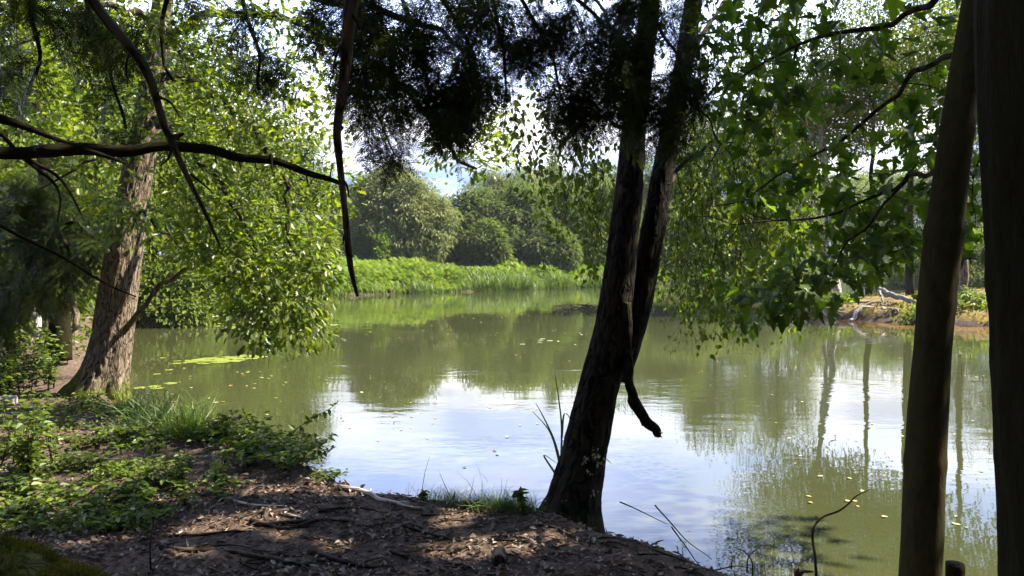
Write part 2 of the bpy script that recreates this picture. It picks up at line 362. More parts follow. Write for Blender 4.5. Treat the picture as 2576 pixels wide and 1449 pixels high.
M['grey_wood'] = bark_mat('grey_wood', (.06, .052, .045), (.15, .135, .12), (.25, .235, .215), 40, .12, .6, .008)
M['log_bark'] = bark_mat('log_bark', (.03, .022, .015), (.08, .06, .04), (.16, .12, .09), 30, .3, .8, .015, patch=((.1, .11, .02), .52))

# ------------------------------------------------------------------ ground and water
WL = -0.4
POND = np.array([(-5.2, 10.2), (-4.66, 9.3), (-3.55, 7.95), (-2.9, 7.5), (-2.17, 7.1), (-1.7, 6.65), (-1.26, 5.95), (-.97, 5.58), (-.66, 5.36), (-.23, 5.2),
    (.16, 5.14), (.54, 4.95), (.75, 4.68), (1.0, 4.45), (1.2, 4.2), (1.42, 4.0), (1.75, 3.8), (2.25, 3.64), (3.2, 3.6), (5, 4.5), (8, 8), (12, 13), (17, 17), (20, 19.5),
    (15, 20.0), (12.9, 20.7), (11.2, 21.6), (10.2, 23), (9.4, 24.6), (9.3, 25.8), (9.8, 27), (11.5, 29), (15, 32), (22, 36), (34, 44), (50, 56), (60, 70), (55, 80), (40, 80),
    (32, 77), (24, 66), (18, 56), (10, 51), (5.9, 46.6), (0, 42), (-5, 38.5), (-9.7, 35), (-10.8, 32), (-10.9, 29), (-11.2, 25.5), (-10.4, 20), (-8, 14.8), (-6.4, 12)], float)
def sdist(x, y):
    """distance to the shore, positive on land"""
    x = np.asarray(x, float); y = np.asarray(y, float); sh = x.shape; p = np.stack([x.ravel(), y.ravel()], -1)
    wob = (vn(np.stack([p[:, 0] * 1.3, p[:, 1] * 1.3, p[:, 0] * 0], -1)) - .5) * .35 + (vn(np.stack([p[:, 0] * 5, p[:, 1] * 5, p[:, 0] * 0], -1)) - .5) * .12
    d = np.full(len(p), 1e9)
    for a, b in zip(POND, np.roll(POND, -1, 0)):
        ab = b - a; t = np.clip(((p - a) @ ab) / (ab @ ab), 0, 1); d = np.minimum(d, np.hypot(*(p - a - t[:, None] * ab).T))
    return (np.where(inpoly(POND, p), -d, d) + wob * np.clip((p[:, 1]) / 12, .35, 1.6)).reshape(sh)
def pen(x, y): return ss(5, 8.5, x) * ss(15, 18, y) * (1 - ss(40, 46, y))
def gz(x, y, sd=None):
    x = np.asarray(x, float); y = np.asarray(y, float); sd = sdist(x, y) if sd is None else sd
    near = 1 - ss(10, 18, y); pe = pen(x, y); far = ss(26, 34, y) * (1 - pe)
    A = .42 + .12 * (1 - near) - .24 * pe + .25 * far; w = .4 + .25 * pe + 1.2 * far
    p = np.stack([x, y, x * 0], -1)
    b = (fbm(p, .9) - .5) * .16 + (fbm(p, 4.5) - .5) * .05 + (fbm(p, 18) - .5) * .018 * near
    land = WL - .03 + A * ss(0, 1, sd / w) + b * ss(0, .8, sd) * (1 + .8 * pe) + (.012 + .075 * pe) * np.clip(sd, 0, 40 - 34 * pe) * (1 - near * .9)
    lump = .05 * np.exp(-((x + 2.9) / .9) ** 2 - ((y - 6.6) / 1.2) ** 2)
    return np.where(sd > 0, land + lump * ss(0, .5, sd), np.maximum(WL - .03 + sd * .55, -2.0))
def axis(parts):
    return np.unique(np.concatenate([np.linspace(a, b, n) for a, b, n in parts]).round(4))
xs = axis([(-400, -60, 18), (-60, -14, 60), (-14, -6, 40), (-6, 3, 190), (3, 9, 40), (9, 18, 75), (18, 60, 50), (60, 400, 18)])
ys = axis([(-120, -4, 24), (-4, 3, 30), (3, 9.5, 170), (9.5, 19, 60), (19, 32, 95), (32, 60, 90), (60, 120, 40), (120, 900, 30)])
X, Y = np.meshgrid(xs, ys); SD = sdist(X, Y); Z = gz(X, Y, SD)
def grid(mb, X, Y, Z, rnd=None, bk=None):
    r, c_ = X.shape; i, j = np.meshgrid(np.arange(r - 1), np.arange(c_ - 1), indexing='ij')
    L = np.stack([i * c_ + j, i * c_ + j + 1, (i + 1) * c_ + j + 1, (i + 1) * c_ + j], -1).reshape(-1)
    mb.add(np.stack([X, Y, Z], -1).reshape(-1, 3), L, np.full((r - 1) * (c_ - 1), 4), .5 if rnd is None else rnd.ravel(), bk)
def ground_mat():
    m, t, o = mat('soil')
    tcn = N(t, 'ShaderNodeTexCoord'); pos = tcn.outputs['Object']; at = N(t, 'ShaderNodeAttribute', attribute_name='rnd')
    n1 = N(t, 'ShaderNodeTexNoise', i_Scale=26.0, i_Detail=9.0, i_Roughness=.75); link(t, pos, n1.inputs['Vector'])
    soil = ramp(t, [(.3, (.026, .017, .011)), (.5, (.076, .051, .034)), (.62, (.14, .096, .065)), (.74, (.26, .185, .13))], n1.outputs['Fac'])
    n2 = N(t, 'ShaderNodeTexNoise', i_Scale=1.6, i_Detail=8.0, i_Roughness=.65); link(t, pos, n2.inputs['Vector'])
    n3 = N(t, 'ShaderNodeTexNoise', i_Scale=14.0, i_Detail=6.0); link(t, pos, n3.inputs['Vector'])
    moss = ramp(t, [(.3, (.075, .05, .016)), (.5, (.17, .125, .022)), (.7, (.25, .2, .032))], n3.outputs['Fac'])
    # rnd: 0 soil, .5 soil with moss patches, 1 mossy bank
    ad_ = N(t, 'ShaderNodeMath', operation='ADD'); link(t, n2.outputs['Fac'], ad_.inputs[0]); link(t, at.outputs['Fac'], ad_.inputs[1])
    mk = ramp(t, [(.98, (0, 0, 0)), (1.0, (1, 1, 1))]); 
    mr_ = N(t, 'ShaderNodeMapRange'); mr_.inputs[1].default_value = .95; mr_.inputs[2].default_value = 1.1; link(t, ad_.outputs[0], mr_.inputs[0])
    mx_ = N(t, 'ShaderNodeMixRGB'); link(t, mr_.outputs[0], mx_.inputs[0]); link(t, soil.outputs[0], mx_.inputs[1]); link(t, moss.outputs[0], mx_.inputs[2])
    pb = N(t, 'ShaderNodeBsdfPrincipled', i_Roughness=.95); pb.inputs['Specular IOR Level'].default_value = .15; wa = N(t, 'ShaderNodeAttribute', attribute_name='bk'); mw = N(t, 'ShaderNodeMixRGB'); link(t, wa.outputs['Fac'], mw.inputs[0]); link(t, mx_.outputs[0], mw.inputs[1]); mw.inputs[2].default_value = (.014, .01, .007, 1)  # soil mixes to near-black along the shore: overhang shade put into the colour
    link(t, mw.outputs[0], pb.inputs['Base Color'])
    bp = N(t, 'ShaderNodeBump', i_Strength=.9, i_Distance=.03); link(t, n1.outputs['Fac'], bp.inputs['Height']); link(t, bp.outputs[0], pb.inputs['Normal'])
    link(t, pb.outputs[0], o.inputs[0]); return m
mossiness = .54 * pen(X, Y) * ss(.12, .3, SD) + .42 * ss(1, 2, SD) * (1 - pen(X, Y)) * ss(9, 30, Y) + .34 * (1 - ss(9, 12, Y)) * ss(-1.2, -2.6, X)
bank_shade = 1 - ss(.0, .28, SD + (fbm(np.stack([X, Y, X * 0], -1), 3) - .5) * .3); mb = MB(); grid(mb, X, Y, Z, np.clip(mossiness, 0, 1), np.stack([bank_shade, bank_shade, bank_shade], -1).reshape(-1, 3))  # mask for the painted shade of the bank edge above the water
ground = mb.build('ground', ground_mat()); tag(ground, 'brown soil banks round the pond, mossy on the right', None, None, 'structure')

def water_mat():
    m, t, o = mat('pond_water')
    tcn = N(t, 'ShaderNodeTexCoord'); pos = tcn.outputs['Object']; at = N(t, 'ShaderNodeAttribute', attribute_name='rnd')
    def nn(sx, sy, sc, det):
        mp = N(t, 'ShaderNodeMapping'); mp.inputs['Scale'].default_value = (sx, sy, 1); link(t, pos, mp.inputs[0])
        n = N(t, 'ShaderNodeTexNoise', i_Scale=sc, i_Detail=det, i_Roughness=.5); link(t, mp.outputs[0], n.inputs['Vector']); return n.outputs['Fac']
    a = nn(.7, 1.5, 3.2, 2.0); b = nn(.5, 1.3, 11.0, 2.0); w = nn(1, 2.2, .22, 3.0)
    mk = ramp(t, [(.42, (.12,) * 3), (.62, (1,) * 3)], w)
    h2 = N(t, 'ShaderNodeMath', operation='MULTIPLY', i_1=.16); link(t, b, h2.inputs[0])
    h = N(t, 'ShaderNodeMath', operation='ADD'); link(t, a, h.inputs[0]); link(t, h2.outputs[0], h.inputs[1])
    hm = N(t, 'ShaderNodeMath', operation='MULTIPLY'); link(t, h.outputs[0], hm.inputs[0]); link(t, mk.outputs[0], hm.inputs[1])
    bp = N(t, 'ShaderNodeBump', i_Strength=1.0, i_Distance=.0042); link(t, hm.outputs[0], bp.inputs['Height'])
    col = ramp(t, [(0, (.032, .036, .0135)), (.5, (.045, .04, .0145)), (1, (.14, .08, .02))], at.outputs['Fac'])
    pb = N(t, 'ShaderNodeBsdfPrincipled', i_Roughness=.02, i_IOR=1.333); link(t, col.outputs[0], pb.inputs['Base Color']); link(t, bp.outputs[0], pb.inputs['Normal'])
    link(t, pb.outputs[0], o.inputs[0]); return m
ix = (xs > -16) & (xs < 66); iy = (ys > 2.5) & (ys < 90)
Xw, Yw, Sw = X[np.ix_(iy, ix)][::2, ::2], Y[np.ix_(iy, ix)][::2, ::2], SD[np.ix_(iy, ix)][::2, ::2]
shallow = np.clip(ss(-3.2, -.2, Sw) * pen(Xw, Yw + 2.5) + .25 * ss(-1.5, 0, Sw), 0, 1)
mb = MB(); grid(mb, Xw, Yw, Xw * 0 + WL, shallow)
water = mb.build('pond_water', water_mat()); tag(water, 'still murky green pond reflecting clouds and trees', None, None, 'structure')

for px, py, r in ((570, 1310, .2), (700, 1298, .09), (850, 1215, .26), (930, 1225, .2), (790, 1255, .1), (1010, 1250, .12), (1065, 1272, .12), (1150, 1372, .15), (1255, 1388, .09),
                  (1385, 1345, .16), (1270, 1352, .08), (690, 1345, .07), (1170, 1280, .08), (480, 1395, .09), (90, 1110, .5), (300, 1060, .35), (200, 1225, .3), (430, 1085, .3), (460, 1240, .2), (330, 1195, .22), (60, 1260, .22), (230, 1005, .35), (640, 1232, .12), (120, 1010, .3), (40, 1170, .25), (1130, 1312, .06), (900, 1265, .1), (560, 1405, .07), (800, 1375, .06)):
    g = G(px, py, 0.0); FLECKS.append((g[0], g[1], r + .13))

def trunk_disp(seed, ridge=.05, kf=30, st=.2, flare=None, lobes=4, big=.06):
    def f(TH, TT, bk):
        q = bk * [kf, kf, kf * st] + seed
        r = 1 - 2 * np.abs(fbm(q, 1, 2) - .5)
        d = 1 + ridge * (r - .6) * 2 + big * (fbm(bk * [6, 6, 1.5] + seed * 3, 1, 2) - .5) * 2
        if flare:
            k = np.exp(-TT / flare[1]); d = d * (1 + flare[0] * k * (.75 + .45 * np.cos(lobes * TH + seed) + .35 * np.cos((lobes + 3) * TH + 2 * seed)))
        return d
    return f
def px_path(L, d=None):
    """list of (px, py, depth)"""
    a = np.array(L, float); return P(a[:, 0], a[:, 1], a[:, 2])

# ------------------------------------------------------------------ foreground birch
t = thing('birch_tree', 'dark twin-stemmed birch leaning right from the bare bank at the water edge', 'tree', (.38, 4.98, -.05))
A_ = px_path([(1432, 1318, 4.95), (1448, 1240, 4.97), (1468, 1150, 5), (1498, 1010, 5.0), (1532, 880, 5.0), (1550, 760, 5.02), (1566, 620, 5.05), (1584, 470, 5.1), (1597, 300, 5.15), (1620, 130, 5.2), (1636, 0, 5.25), (1655, -200, 5.3), (1690, -500, 5.4), (1720, -900, 5.6)])
wd = np.array([150, 122, 112, 98, 94, 80, 72, 66, 58, 54, 50, 44, 34, 18]) / 2 / F * 5.0
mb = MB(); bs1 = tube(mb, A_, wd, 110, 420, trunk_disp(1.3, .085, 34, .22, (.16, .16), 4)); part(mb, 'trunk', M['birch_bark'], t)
B_ = px_path([(1560, 960, 5.06), (1584, 870, 5.1), (1608, 770, 5.12), (1630, 650, 5.15), (1650, 540, 5.2), (1672, 410, 5.25), (1698, 280, 5.3), (1722, 150, 5.35), (1745, 0, 5.45), (1790, -250, 5.6), (1850, -550, 5.9), (1900, -850, 6.2)])
wd = np.array([44, 52, 60, 62, 60, 52, 50, 47, 44, 38, 28, 14]) / 2 / F * 5.1
mb = MB(); bs2 = tube(mb, B_, wd, 80, 320, trunk_disp(5.1, .08, 34, .22)); part(mb, 'stem', M['birch_bark'], t)
for r_, ex in ((((1400, 1275, 4.95), (1370, 1292, 4.93), (1335, 1302, 4.9), (1300, 1306, 4.88)), .03), (((1430, 1300, 4.85), (1415, 1320, 4.78), (1380, 1338, 4.7)), .028), (((1470, 1300, 4.85), (1485, 1322, 4.75), (1500, 1345, 4.65)), .03), (((1490, 1290, 4.95), (1512, 1310, 4.9), (1540, 1325, 4.85)), .022)):
    p_ = px_path(r_); p_[1:, 2] = gz(p_[1:, 0], p_[1:, 1]) + np.linspace(.015, -.012, len(p_) - 1); mb = MB(); tube(mb, p_, np.linspace(ex * 1.5, ex * .4, len(p_)), 14, 30, trunk_disp(ex * 900, .14, 40, .2), jitter=.02); part(mb, 'root', M['birch_bark'], t)
D_ = px_path([(1576, 760, 4.93), (1578, 850, 4.91), (1580, 920, 4.9), (1583, 965, 4.88), (1592, 992, 4.88), (1596, 1012, 4.87), (1614, 1040, 4.86), (1628, 1066, 4.86), (1648, 1082, 4.85), (1654, 1094, 4.85), (1663, 1095, 4.85)])
mb = MB(); tube(mb, D_, np.array([22, 24, 26, 20, 22, 29, 27, 24, 22, 19, 12]) / 2 / F * 4.9, 18, 80, trunk_disp(2.2, .2, 60, .3), jitter=.012)
tube(mb, px_path([(1600, 1025, 4.86), (1612, 1055, 4.85), (1616, 1072, 4.85)]), [.012, .011, .004], 8, 8)
for e_ in ((1668, 1088), (1666, 1101), (1655, 1102)): tube(mb, px_path([(1645, 1086, 4.85), (1655, 1092, 4.85), (*e_, 4.85)]), [.012, .01, .002], 6, 6)
part(mb, 'dead_branch', M['birch_bark'], t)
flk = leaf_mat('flake', (.2, .15, .08), (.35, .28, .16), (.5, .42, .28), .1, (1, .9, .7))
for px, py, s in ((1478, 1150, .05), (1498, 1146, .045), (1508, 1158, .05), (1487, 1185, .03), (1470, 1158, .03), (1492, 1240, .04), (1418, 1255, .03), (1500, 1132, .035)):
    mb = MB(); p = P(px, py, 4.83); s *= .55; pos = p[None] + rng.normal(size=(7, 3)) * .016
    inst(mb, OVATE, pos, rng.normal(size=(7, 3)) + [0, 0, -.4], np.array([0, -1, .3]) + rng.normal(size=(7, 3)) * .4, s, rng.random(7))
    part(mb, 'bark_flake', flk, t, False)
# hanging twigs
tw = MB(); lf = MB()
limbs = [[(1600, 330, 5.15), (1520, 300, 5.6), (1440, 230, 6.2), (1380, 190, 6.8)], [(1597, 250, 5.2), (1540, 80, 5.5), (1450, -60, 6), (1330, -120, 6.6), (1240, -100, 7)],
         [(1712, 200, 5.4), (1800, 40, 5.8), (1900, -60, 6.4), (2000, -80, 7)], [(1690, 330, 5.3), (1770, 250, 5.7), (1850, 190, 6.3), (1930, 190, 7.0)],
         [(1660, 480, 5.2), (1740, 400, 5.5), (1800, 360, 6.0), (1880, 350, 6.6)], [(1760, -100, 5.5), (1900, -250, 6), (2050, -280, 6.6), (2150, -220, 7.2)], [(1625, 100, 5.2), (1660, -100, 6), (1720, -250, 7)]]
nodes = []
for L_ in limbs: nodes += list(tube(tw, px_path(L_), [.02, .014, .01, .005][:len(L_)], 6, 14, jitter=.05))
def strand(top, ln, leafn, size, lean=(0, 0), seedtone=.5):
    n = 7; s = np.linspace(0, 1, n); ph = rng.uniform(0, 6.3, 2)
    pts = top[None] + np.stack([lean[0] * s + .05 * np.sin(s * 5 + ph[0]), lean[1] * s + .05 * np.sin(s * 5 + ph[1]), -ln * s], -1)
    tube(tw, pts, np.linspace(.003, .0012, n), 3, 8)
    u = np.sort(rng.random(leafn)); k = np.clip((u * (n - 1)).astype(int), 0, n - 2); f = (u * (n - 1) - k)[:, None]
    p = pts[k] * (1 - f) + pts[k + 1] * f
    o = rng.normal(size=(leafn, 3)) * [.045, .045, .015]; d = nz(o * 12 + [0, 0, -.9]); nr = nz(rng.normal(size=(leafn, 3)) + [0, 0, .35])
    p = p + o; kk = gaps(p)
    inst(lf, BIRCH, p[kk], d[kk], nr[kk], (size * rng.uniform(.7, 1.2, leafn))[kk], np.clip(seedtone + rng.normal(size=leafn) * .22, 0, 1)[kk])
def hang(poly, n, d0, d1, lmin, lmax, size=.058, per=26, tl=(.35, .6)):
    C = region(poly, n, d0, d1); connect(tw, nodes, C, .004, 3, .06, 3.2)
    for c_ in C:
        l = rng.uniform(lmin, lmax); strand(c_ + [0, 0, l * .4], l, max(4, int(per * l)), size, rng.normal(size=2) * .12, rng.uniform(*tl))
hang([(1270, 240), (1420, 230), (1560, 380), (1560, 560), (1440, 560), (1340, 470), (1290, 380), (1250, 300)], 58, 6.0, 7.6, .3, .8, .06, 27)
hang([(1390, 500), (1540, 500), (1545, 640), (1480, 650)], 12, 6.0, 7.2, .3, .7, .06, 22)
hang([(1690, 400), (1900, 300), (2010, 430), (2060, 640), (1980, 720), (1840, 730), (1700, 720), (1640, 650)], 190, 5.6, 8.6, .4, 1.1, .055, 32, (.3, .7))
hang([(1690, 20), (1800, 0), (2000, 20), (2020, 420), (1880, 460), (1720, 420)], 85, 5.8, 8.6, .3, .9, .055, 30, (.3, .75))
hang([(1680, 690), (1830, 690), (1850, 800), (1740, 810), (1660, 760)], 24, 6.2, 7.4, .25, .6, .05, 26)
hang([(1640, -60), (2100, -60), (2200, -420), (1700, -420)], 120, 5.2, 8.4, .4, 1.0, .06, 26)
hang([(1240, -60), (1640, -60), (1600, -420), (1300, -320)], 50, 5.4, 7.6, .4, 1.0, .06, 26)
part(tw, 'twigs', M['twig_bark'], t); part(lf, 'foliage', M['birch_leaf'], t, False)

# ------------------------------------------------------------------ oak on the left bank
t = thing('oak_tree', 'sunlit furrowed oak with mossy flared base on the left bank', 'tree', (-4.72, 9.1, 0))
A_ = px_path([(246, 1010, 9.0), (262, 950, 9.0), (280, 860, 9.0), (303, 700, 9.0), (325, 550, 9.02), (350, 420, 9.05), (372, 300, 9.1), (388, 180, 9.15), (405, 50, 9.2), (430, -200, 9.3), (470, -600, 9.4), (500, -1000, 9.5)])
wd = np.array([118, 103, 93, 86, 79, 72, 65, 56, 49, 42, 32, 16]) / 2 / F * 9.0
mb = MB(); os1 = tube(mb, A_, wd, 130, 460, trunk_disp(8.4, .06, 42, .16, (.42, .28), 5)); part(mb, 'trunk', M['oak_bark'], t)
mb = MB(); tube(mb, px_path([(318, 830, 8.9), (345, 790, 8.85), (400, 725, 8.8), (460, 680, 8.7), (500, 635, 8.6), (540, 600, 8.5)]), np.array([16, 13, 12, 10, 7, 4]) / 2 / F * 8.8, 10, 40, trunk_disp(3, .06, 50, .2), jitter=.1); part(mb, 'dead_limb', M['oak_bark'], t)
tw = MB(); lf = MB(); nodes = []
for L_, r in (([(385, 200, 9.1), (470, 200, 8.9), (570, 260, 8.6), (660, 360, 8.2), (720, 480, 8.0), (740, 640, 7.9)], .06),
              ([(372, 300, 9.1), (430, 330, 8.6), (520, 420, 8.2), (600, 540, 7.9), (650, 700, 7.8)], .045),
              ([(395, 120, 9.2), (520, 40, 9.3), (680, 40, 9.4), (830, 110, 9.3), (930, 260, 9.1)], .06),
              ([(400, 80, 9.2), (300, 20, 8.8), (180, 40, 8.3), (60, 120, 8.0)], .05),
              ([(350, 420, 9.1), (280, 400, 8.7), (180, 430, 8.4), (90, 480, 8.2)], .03),
              ([(330, 530, 9.0), (360, 540, 8.5), (430, 600, 8.2), (520, 650, 8.0)], .025),
              ([(430, -200, 9.3), (560, -250, 9), (720, -220, 8.7), (900, -120, 8.6)], .05),
              ([(430, -200, 9.3), (300, -260, 9), (140, -220, 8.7)], .05),
              ([(820, 90, 9.3), (1000, 200, 9.0), (1070, 290, 8.8), (1140, 390, 8.6), (1200, 420, 8.5)], .055)):
    nodes += list(tube(tw, px_path(L_), np.linspace(r, r * .25, len(L_)), 8, 24, jitter=.12))
def bush(poly, n, d0, d1, K, size, tm=OAK, along=.22, spread=.11, droop=.12, up=1.0, tl=None, r=.006, sag=.08):
    C = region(poly, n, d0, d1); D = connect(tw, nodes, C, r, 3, sag, 3.0)
    leaves(lf, tm, C, D, K, along, spread, size, droop, up, None if tl is None else rng.uniform(*tl, len(C)))
bush([(400, 0), (720, 0), (860, 130), (930, 300), (880, 420), (860, 560), (810, 640), (620, 640), (420, 520), (400, 250)], 300, 7.2, 8.8, 15, .09)
bush([(0, 0), (420, 0), (400, 250), (330, 420), (240, 470), (120, 420), (0, 300)], 150, 7.6, 10.5, 16, .09)
bush([(420, 500), (640, 520), (800, 620), (770, 700), (700, 760), (560, 740), (440, 640)], 100, 7.2, 8.5, 16, .09)
bush([(570, 740), (700, 720), (830, 780), (860, 830), (760, 880), (650, 870), (570, 820)], 52, 7.3, 8.2, 15, .09, droop=.5)
bush([(230, 480), (330, 500), (420, 560), (380, 640), (240, 600)], 34, 8.1, 8.7, 12, .09)
bush([(740, 640), (830, 600), (850, 700), (790, 760)], 30, 7.6, 8.6, 14, .09)
bush([(1150, 340), (1250, 300), (1330, 370), (1280, 420), (1200, 440), (1110, 400), (1060, 380)], 30, 8.2, 8.9, 16, .09)
bush([(1120, 200), (1230, 180), (1250, 260), (1180, 330), (1130, 300)], 14, 8.2, 9.2, 14, .09)
bush([(0, -20), (980, -20), (900, -500), (0, -500)], 45, 7.6, 9.5, 14, .12)
part(tw, 'limbs', M['twig_bark'], t); part(lf, 'foliage', M['oak_leaf'], t, False)

# ------------------------------------------------------------------ yew overhead, its trunk stands left of the frame
t = thing('yew_tree', 'dark overhanging yew whose needle boughs and bare dead branches hang across the top', 'tree', (-2.9, 1.7, 0))
mb = MB(); tube(mb, [(-2.9, 1.7, -.1), (-2.95, 1.8, 1.2), (-2.8, 1.9, 2.6), (-2.7, 2.0, 4.2), (-2.5, 2.2, 6)], [.34, .27, .22, .16, .06], 60, 120, trunk_disp(4, .08, 20, .2, (.3, .3), 5)); part(mb, 'trunk', M['dark_bark'], t)
H1 = [(-2.9, 1.9, 1.95)] + list(px_path([(-40, 384, 2.9), (130, 364, 2.95), (300, 370, 3.0), (480, 378, 3.05), (640, 394, 3.1), (760, 430, 3.15), (858, 452, 3.2)]))
mb = MB(); tube(mb, H1, np.array([40, 30, 33, 28, 24, 20, 16, 10]) / 2 / F * 3, 20, 140, trunk_disp(6, .14, 60, .15), jitter=.05)
tube(mb, px_path([(190, 372, 2.98), (250, 388, 2.96), (320, 412, 2.95)]), [.012, .009, .004], 8, 14)
for a in ([(-40, 290, 2.8), (60, 318, 2.85), (140, 350, 2.9), (200, 366, 2.95)], [(-10, 330, 2.9), (60, 400, 3.0), (130, 460, 3.05), (150, 510, 3.1), (145, 560, 3.1)], [(60, 400, 3.0), (150, 450, 3.1), (200, 540, 3.15)], [(-20, 560, 3.2), (140, 640, 3.3), (260, 710, 3.4), (340, 745, 3.5)],
          [(1020 * .667, 394, 3.1), (684, 430, 3.08)]):
    tube(mb, px_path(a), np.linspace(.02 if a[0][1] == 290 else .009, .003, len(a)), 7, 18, jitter=.02)
for px, py in ((770, 436), (640, 396), (540, 384), (600, 392), (420, 374), (830, 447)):
    s_ = rng.choice([-1, 1]); tube(mb, px_path([(px, py, 3.1), (px + 3, py + 18 * s_, 3.08), (px + 6, py + 34 * s_, 3.07)]), [.004, .003, .0015], 4, 5)
part(mb, 'dead_branch', M['dark_bark'], t)
mb = MB(); tube(mb, px_path([(900, -160, 1.6), (884, 0, 1.6), (866, 110, 1.6), (852, 210, 1.6), (850, 330, 1.6), (862, 450, 1.61), (876, 580, 1.62), (890, 660, 1.63), (908, 752, 1.64)]), np.array([36, 34, 29, 23, 19, 15, 15, 14, 7]) / 2 / F * 1.6, 16, 90, trunk_disp(9, .2, 80, .2), jitter=.025)
tube(mb, px_path([(852, 318, 1.6), (842, 345, 1.59)]), [.012, .004], 8, 6)
for a_, b_, c_ in (((866, 110), (846, 150), (838, 200)), ((862, 450), (876, 470), (880, 500)), ((884, 30), (905, 70), (930, 150)), ((876, 580), (868, 600), (866, 616)), ((852, 230), (864, 246), (868, 262))): tube(mb, px_path([(*a_, 1.6), (*b_, 1.59), (*c_, 1.58)]), [.004, .0028, .001], 5, 8, jitter=.01)
part(mb, 'dead_branch', M['twig_bark'], t)
mb = MB(); tube(mb, px_path([(160, -110, 1.75), (250, 30, 1.8), (330, 130, 1.8), (395, 245, 1.82), (440, 345, 1.83), (480, 440, 1.85), (525, 530, 1.87), (560, 612, 1.9)]), np.array([27, 25, 22, 19, 16, 13, 10, 5]) / 2 / F * 1.8, 14, 80, trunk_disp(11, .15, 80, .2), jitter=.02)
tube(mb, px_path([(440, 345, 1.83), (462, 336, 1.82)]), [.008, .003], 6, 5)
for a_, b_, c_ in (((330, 130), (318, 170), (322, 220)), ((480, 440), (505, 460), (540, 490)), ((395, 245), (430, 262), (455, 300)), ((440, 350), (425, 400), (400, 420))): tube(mb, px_path([(*a_, 1.81), (*b_, 1.82), (*c_, 1.83)]), [.004, .0028, .001], 5, 8, jitter=.01)
part(mb, 'dead_branch', M['twig_bark'], t)
bough = MB(); nodes = []
for L_, r in (([(-2.7, 2.0, 3.4), (-1.8, 2.8, 3.35), (-.8, 3.4, 3.1), (.2, 3.8, 3.0), (1.1, 4.1, 2.95)], .06), ([(-2.75, 2.0, 3.0), (-2.2, 2.8, 3.1), (-1.5, 3.6, 2.95), (-.6, 4.0, 2.85), (-.2, 4.2, 2.7)], .045),
              ([(-2.6, 2.1, 4.4), (-1.4, 3, 4.2), (0, 3.6, 4.0), (1.2, 3.9, 3.7)], .06), ([(-2.8, 1.9, 2.9), (-2.5, 2.8, 3.0), (-2.3, 3.8, 2.9)], .04)):
    nodes += list(tube(bough, L_, np.linspace(r, r * .2, len(L_)), 8, 26, jitter=.08))
for L_ in ([(860, -30, 3.6), (900, 120, 3.7), (950, 260, 3.7), (1000, 400, 3.7)], [(1000, -30, 3.7), (1060, 120, 3.8), (1090, 240, 3.8), (1150, 320, 3.8)], [(1100, -30, 3.6), (1180, 120, 3.7), (1210, 280, 3.7)],
           [(1300, -30, 3.9), (1380, 120, 4.0), (1420, 260, 4.0), (1510, 310, 4.0)], [(1420, -30, 3.9), (1520, 60, 4.0), (1600, 200, 4.1), (1640, 330, 4.1)], [(1600, -30, 4), (1690, 120, 4.1), (1750, 270, 4.1)],
           [(1240, -30, 3.8), (1262, 120, 3.8), (1275, 250, 3.8)], [(60, -30, 3.2), (90, 120, 3.3), (70, 240, 3.3)], [(200, -30, 3.4), (270, 160, 3.4), (310, 320, 3.4)], [(600, -30, 3.5), (640, 120, 3.5), (660, 220, 3.5)], [(420, -30, 3.6), (400, 130, 3.6), (440, 200, 3.6)]):
    nodes += list(tube(bough, px_path(L_), np.linspace(.012, .003, 4)[:len(L_)], 5, 14, jitter=.04))
nd = MB()
def yewclump(poly, n, d0, d1, size=.32, K=2, fac=.46):
    size = .32 if size >= .19 else .22; C = region(poly, max(2, int(n * fac)), d0, d1); D = connect(bough, nodes, C, .0035, 3, .05, 1.2)
    m_ = len(C) * K; c0 = np.repeat(C, K, 0); d0_ = np.repeat(D, K, 0); a_ = rng.uniform(0, 6.28, m_)
    d = d0_ * .45 + np.stack([np.cos(a_), np.sin(a_) * .8, rng.uniform(-1.1, -.2, m_)], -1) * .75; sz = size * rng.uniform(.55, 1.1, m_)
    pos = c0 + rng.normal(size=(m_, 3)) * .03 - nz(d) * sz[:, None] * .45; k = gaps(pos)
    inst(nd, YEW, pos[k], d[k], (rng.normal(size=(m_, 3)) * .5 + [0, -.35, .9])[k], sz[k], rng.random(m_)[k])
yewclump([(850, 0), (1240, 0), (1250, 110), (1200, 180), (1235, 230), (1200, 320), (1140, 340), (1090, 270), (1030, 300), (950, 220), (890, 260), (850, 200)], 250, 3.4, 4.1)
yewclump([(850, 200), (890, 230), (960, 240), (1010, 330), (1005, 430), (975, 430), (950, 330), (890, 310)], 26, 3.5, 3.9)
yewclump([(1000, 290), (1060, 270), (1050, 350), (1010, 370)], 8, 3.5, 3.9, .17)
yewclump([(1080, 180), (1220, 180), (1230, 260), (1195, 325), (1130, 340)], 44, 3.5, 3.9)
yewclump([(700, 0), (860, 0), (850, 130), (790, 100), (740, 50)], 14, 3.4, 4.0)
yewclump([(1240, 0), (1600, 0), (1600, 260), (1520, 250), (1500, 300), (1420, 290), (1380, 190), (1280, 130)], 190, 3.7, 4.3)
yewclump([(1262, 120), (1285, 130), (1282, 250), (1268, 250)], 5, 3.75, 3.85, .13, 3)
yewclump([(1380, 180), (1500, 200), (1550, 280), (1440, 335), (1400, 290)], 34, 3.8, 4.2)
yewclump([(1560, 0), (1760, 0), (1790, 220), (1760, 290), (1690, 260), (1660, 360), (1570, 340), (1540, 200)], 150, 3.8, 4.4)
yewclump([(1640, 300), (1720, 270), (1700, 370), (1650, 420)], 12, 3.9, 4.2)
yewclump([(1360, 320), (1450, 290), (1480, 350), (1400, 370)], 5, 3.8, 4.0, .15, 3)
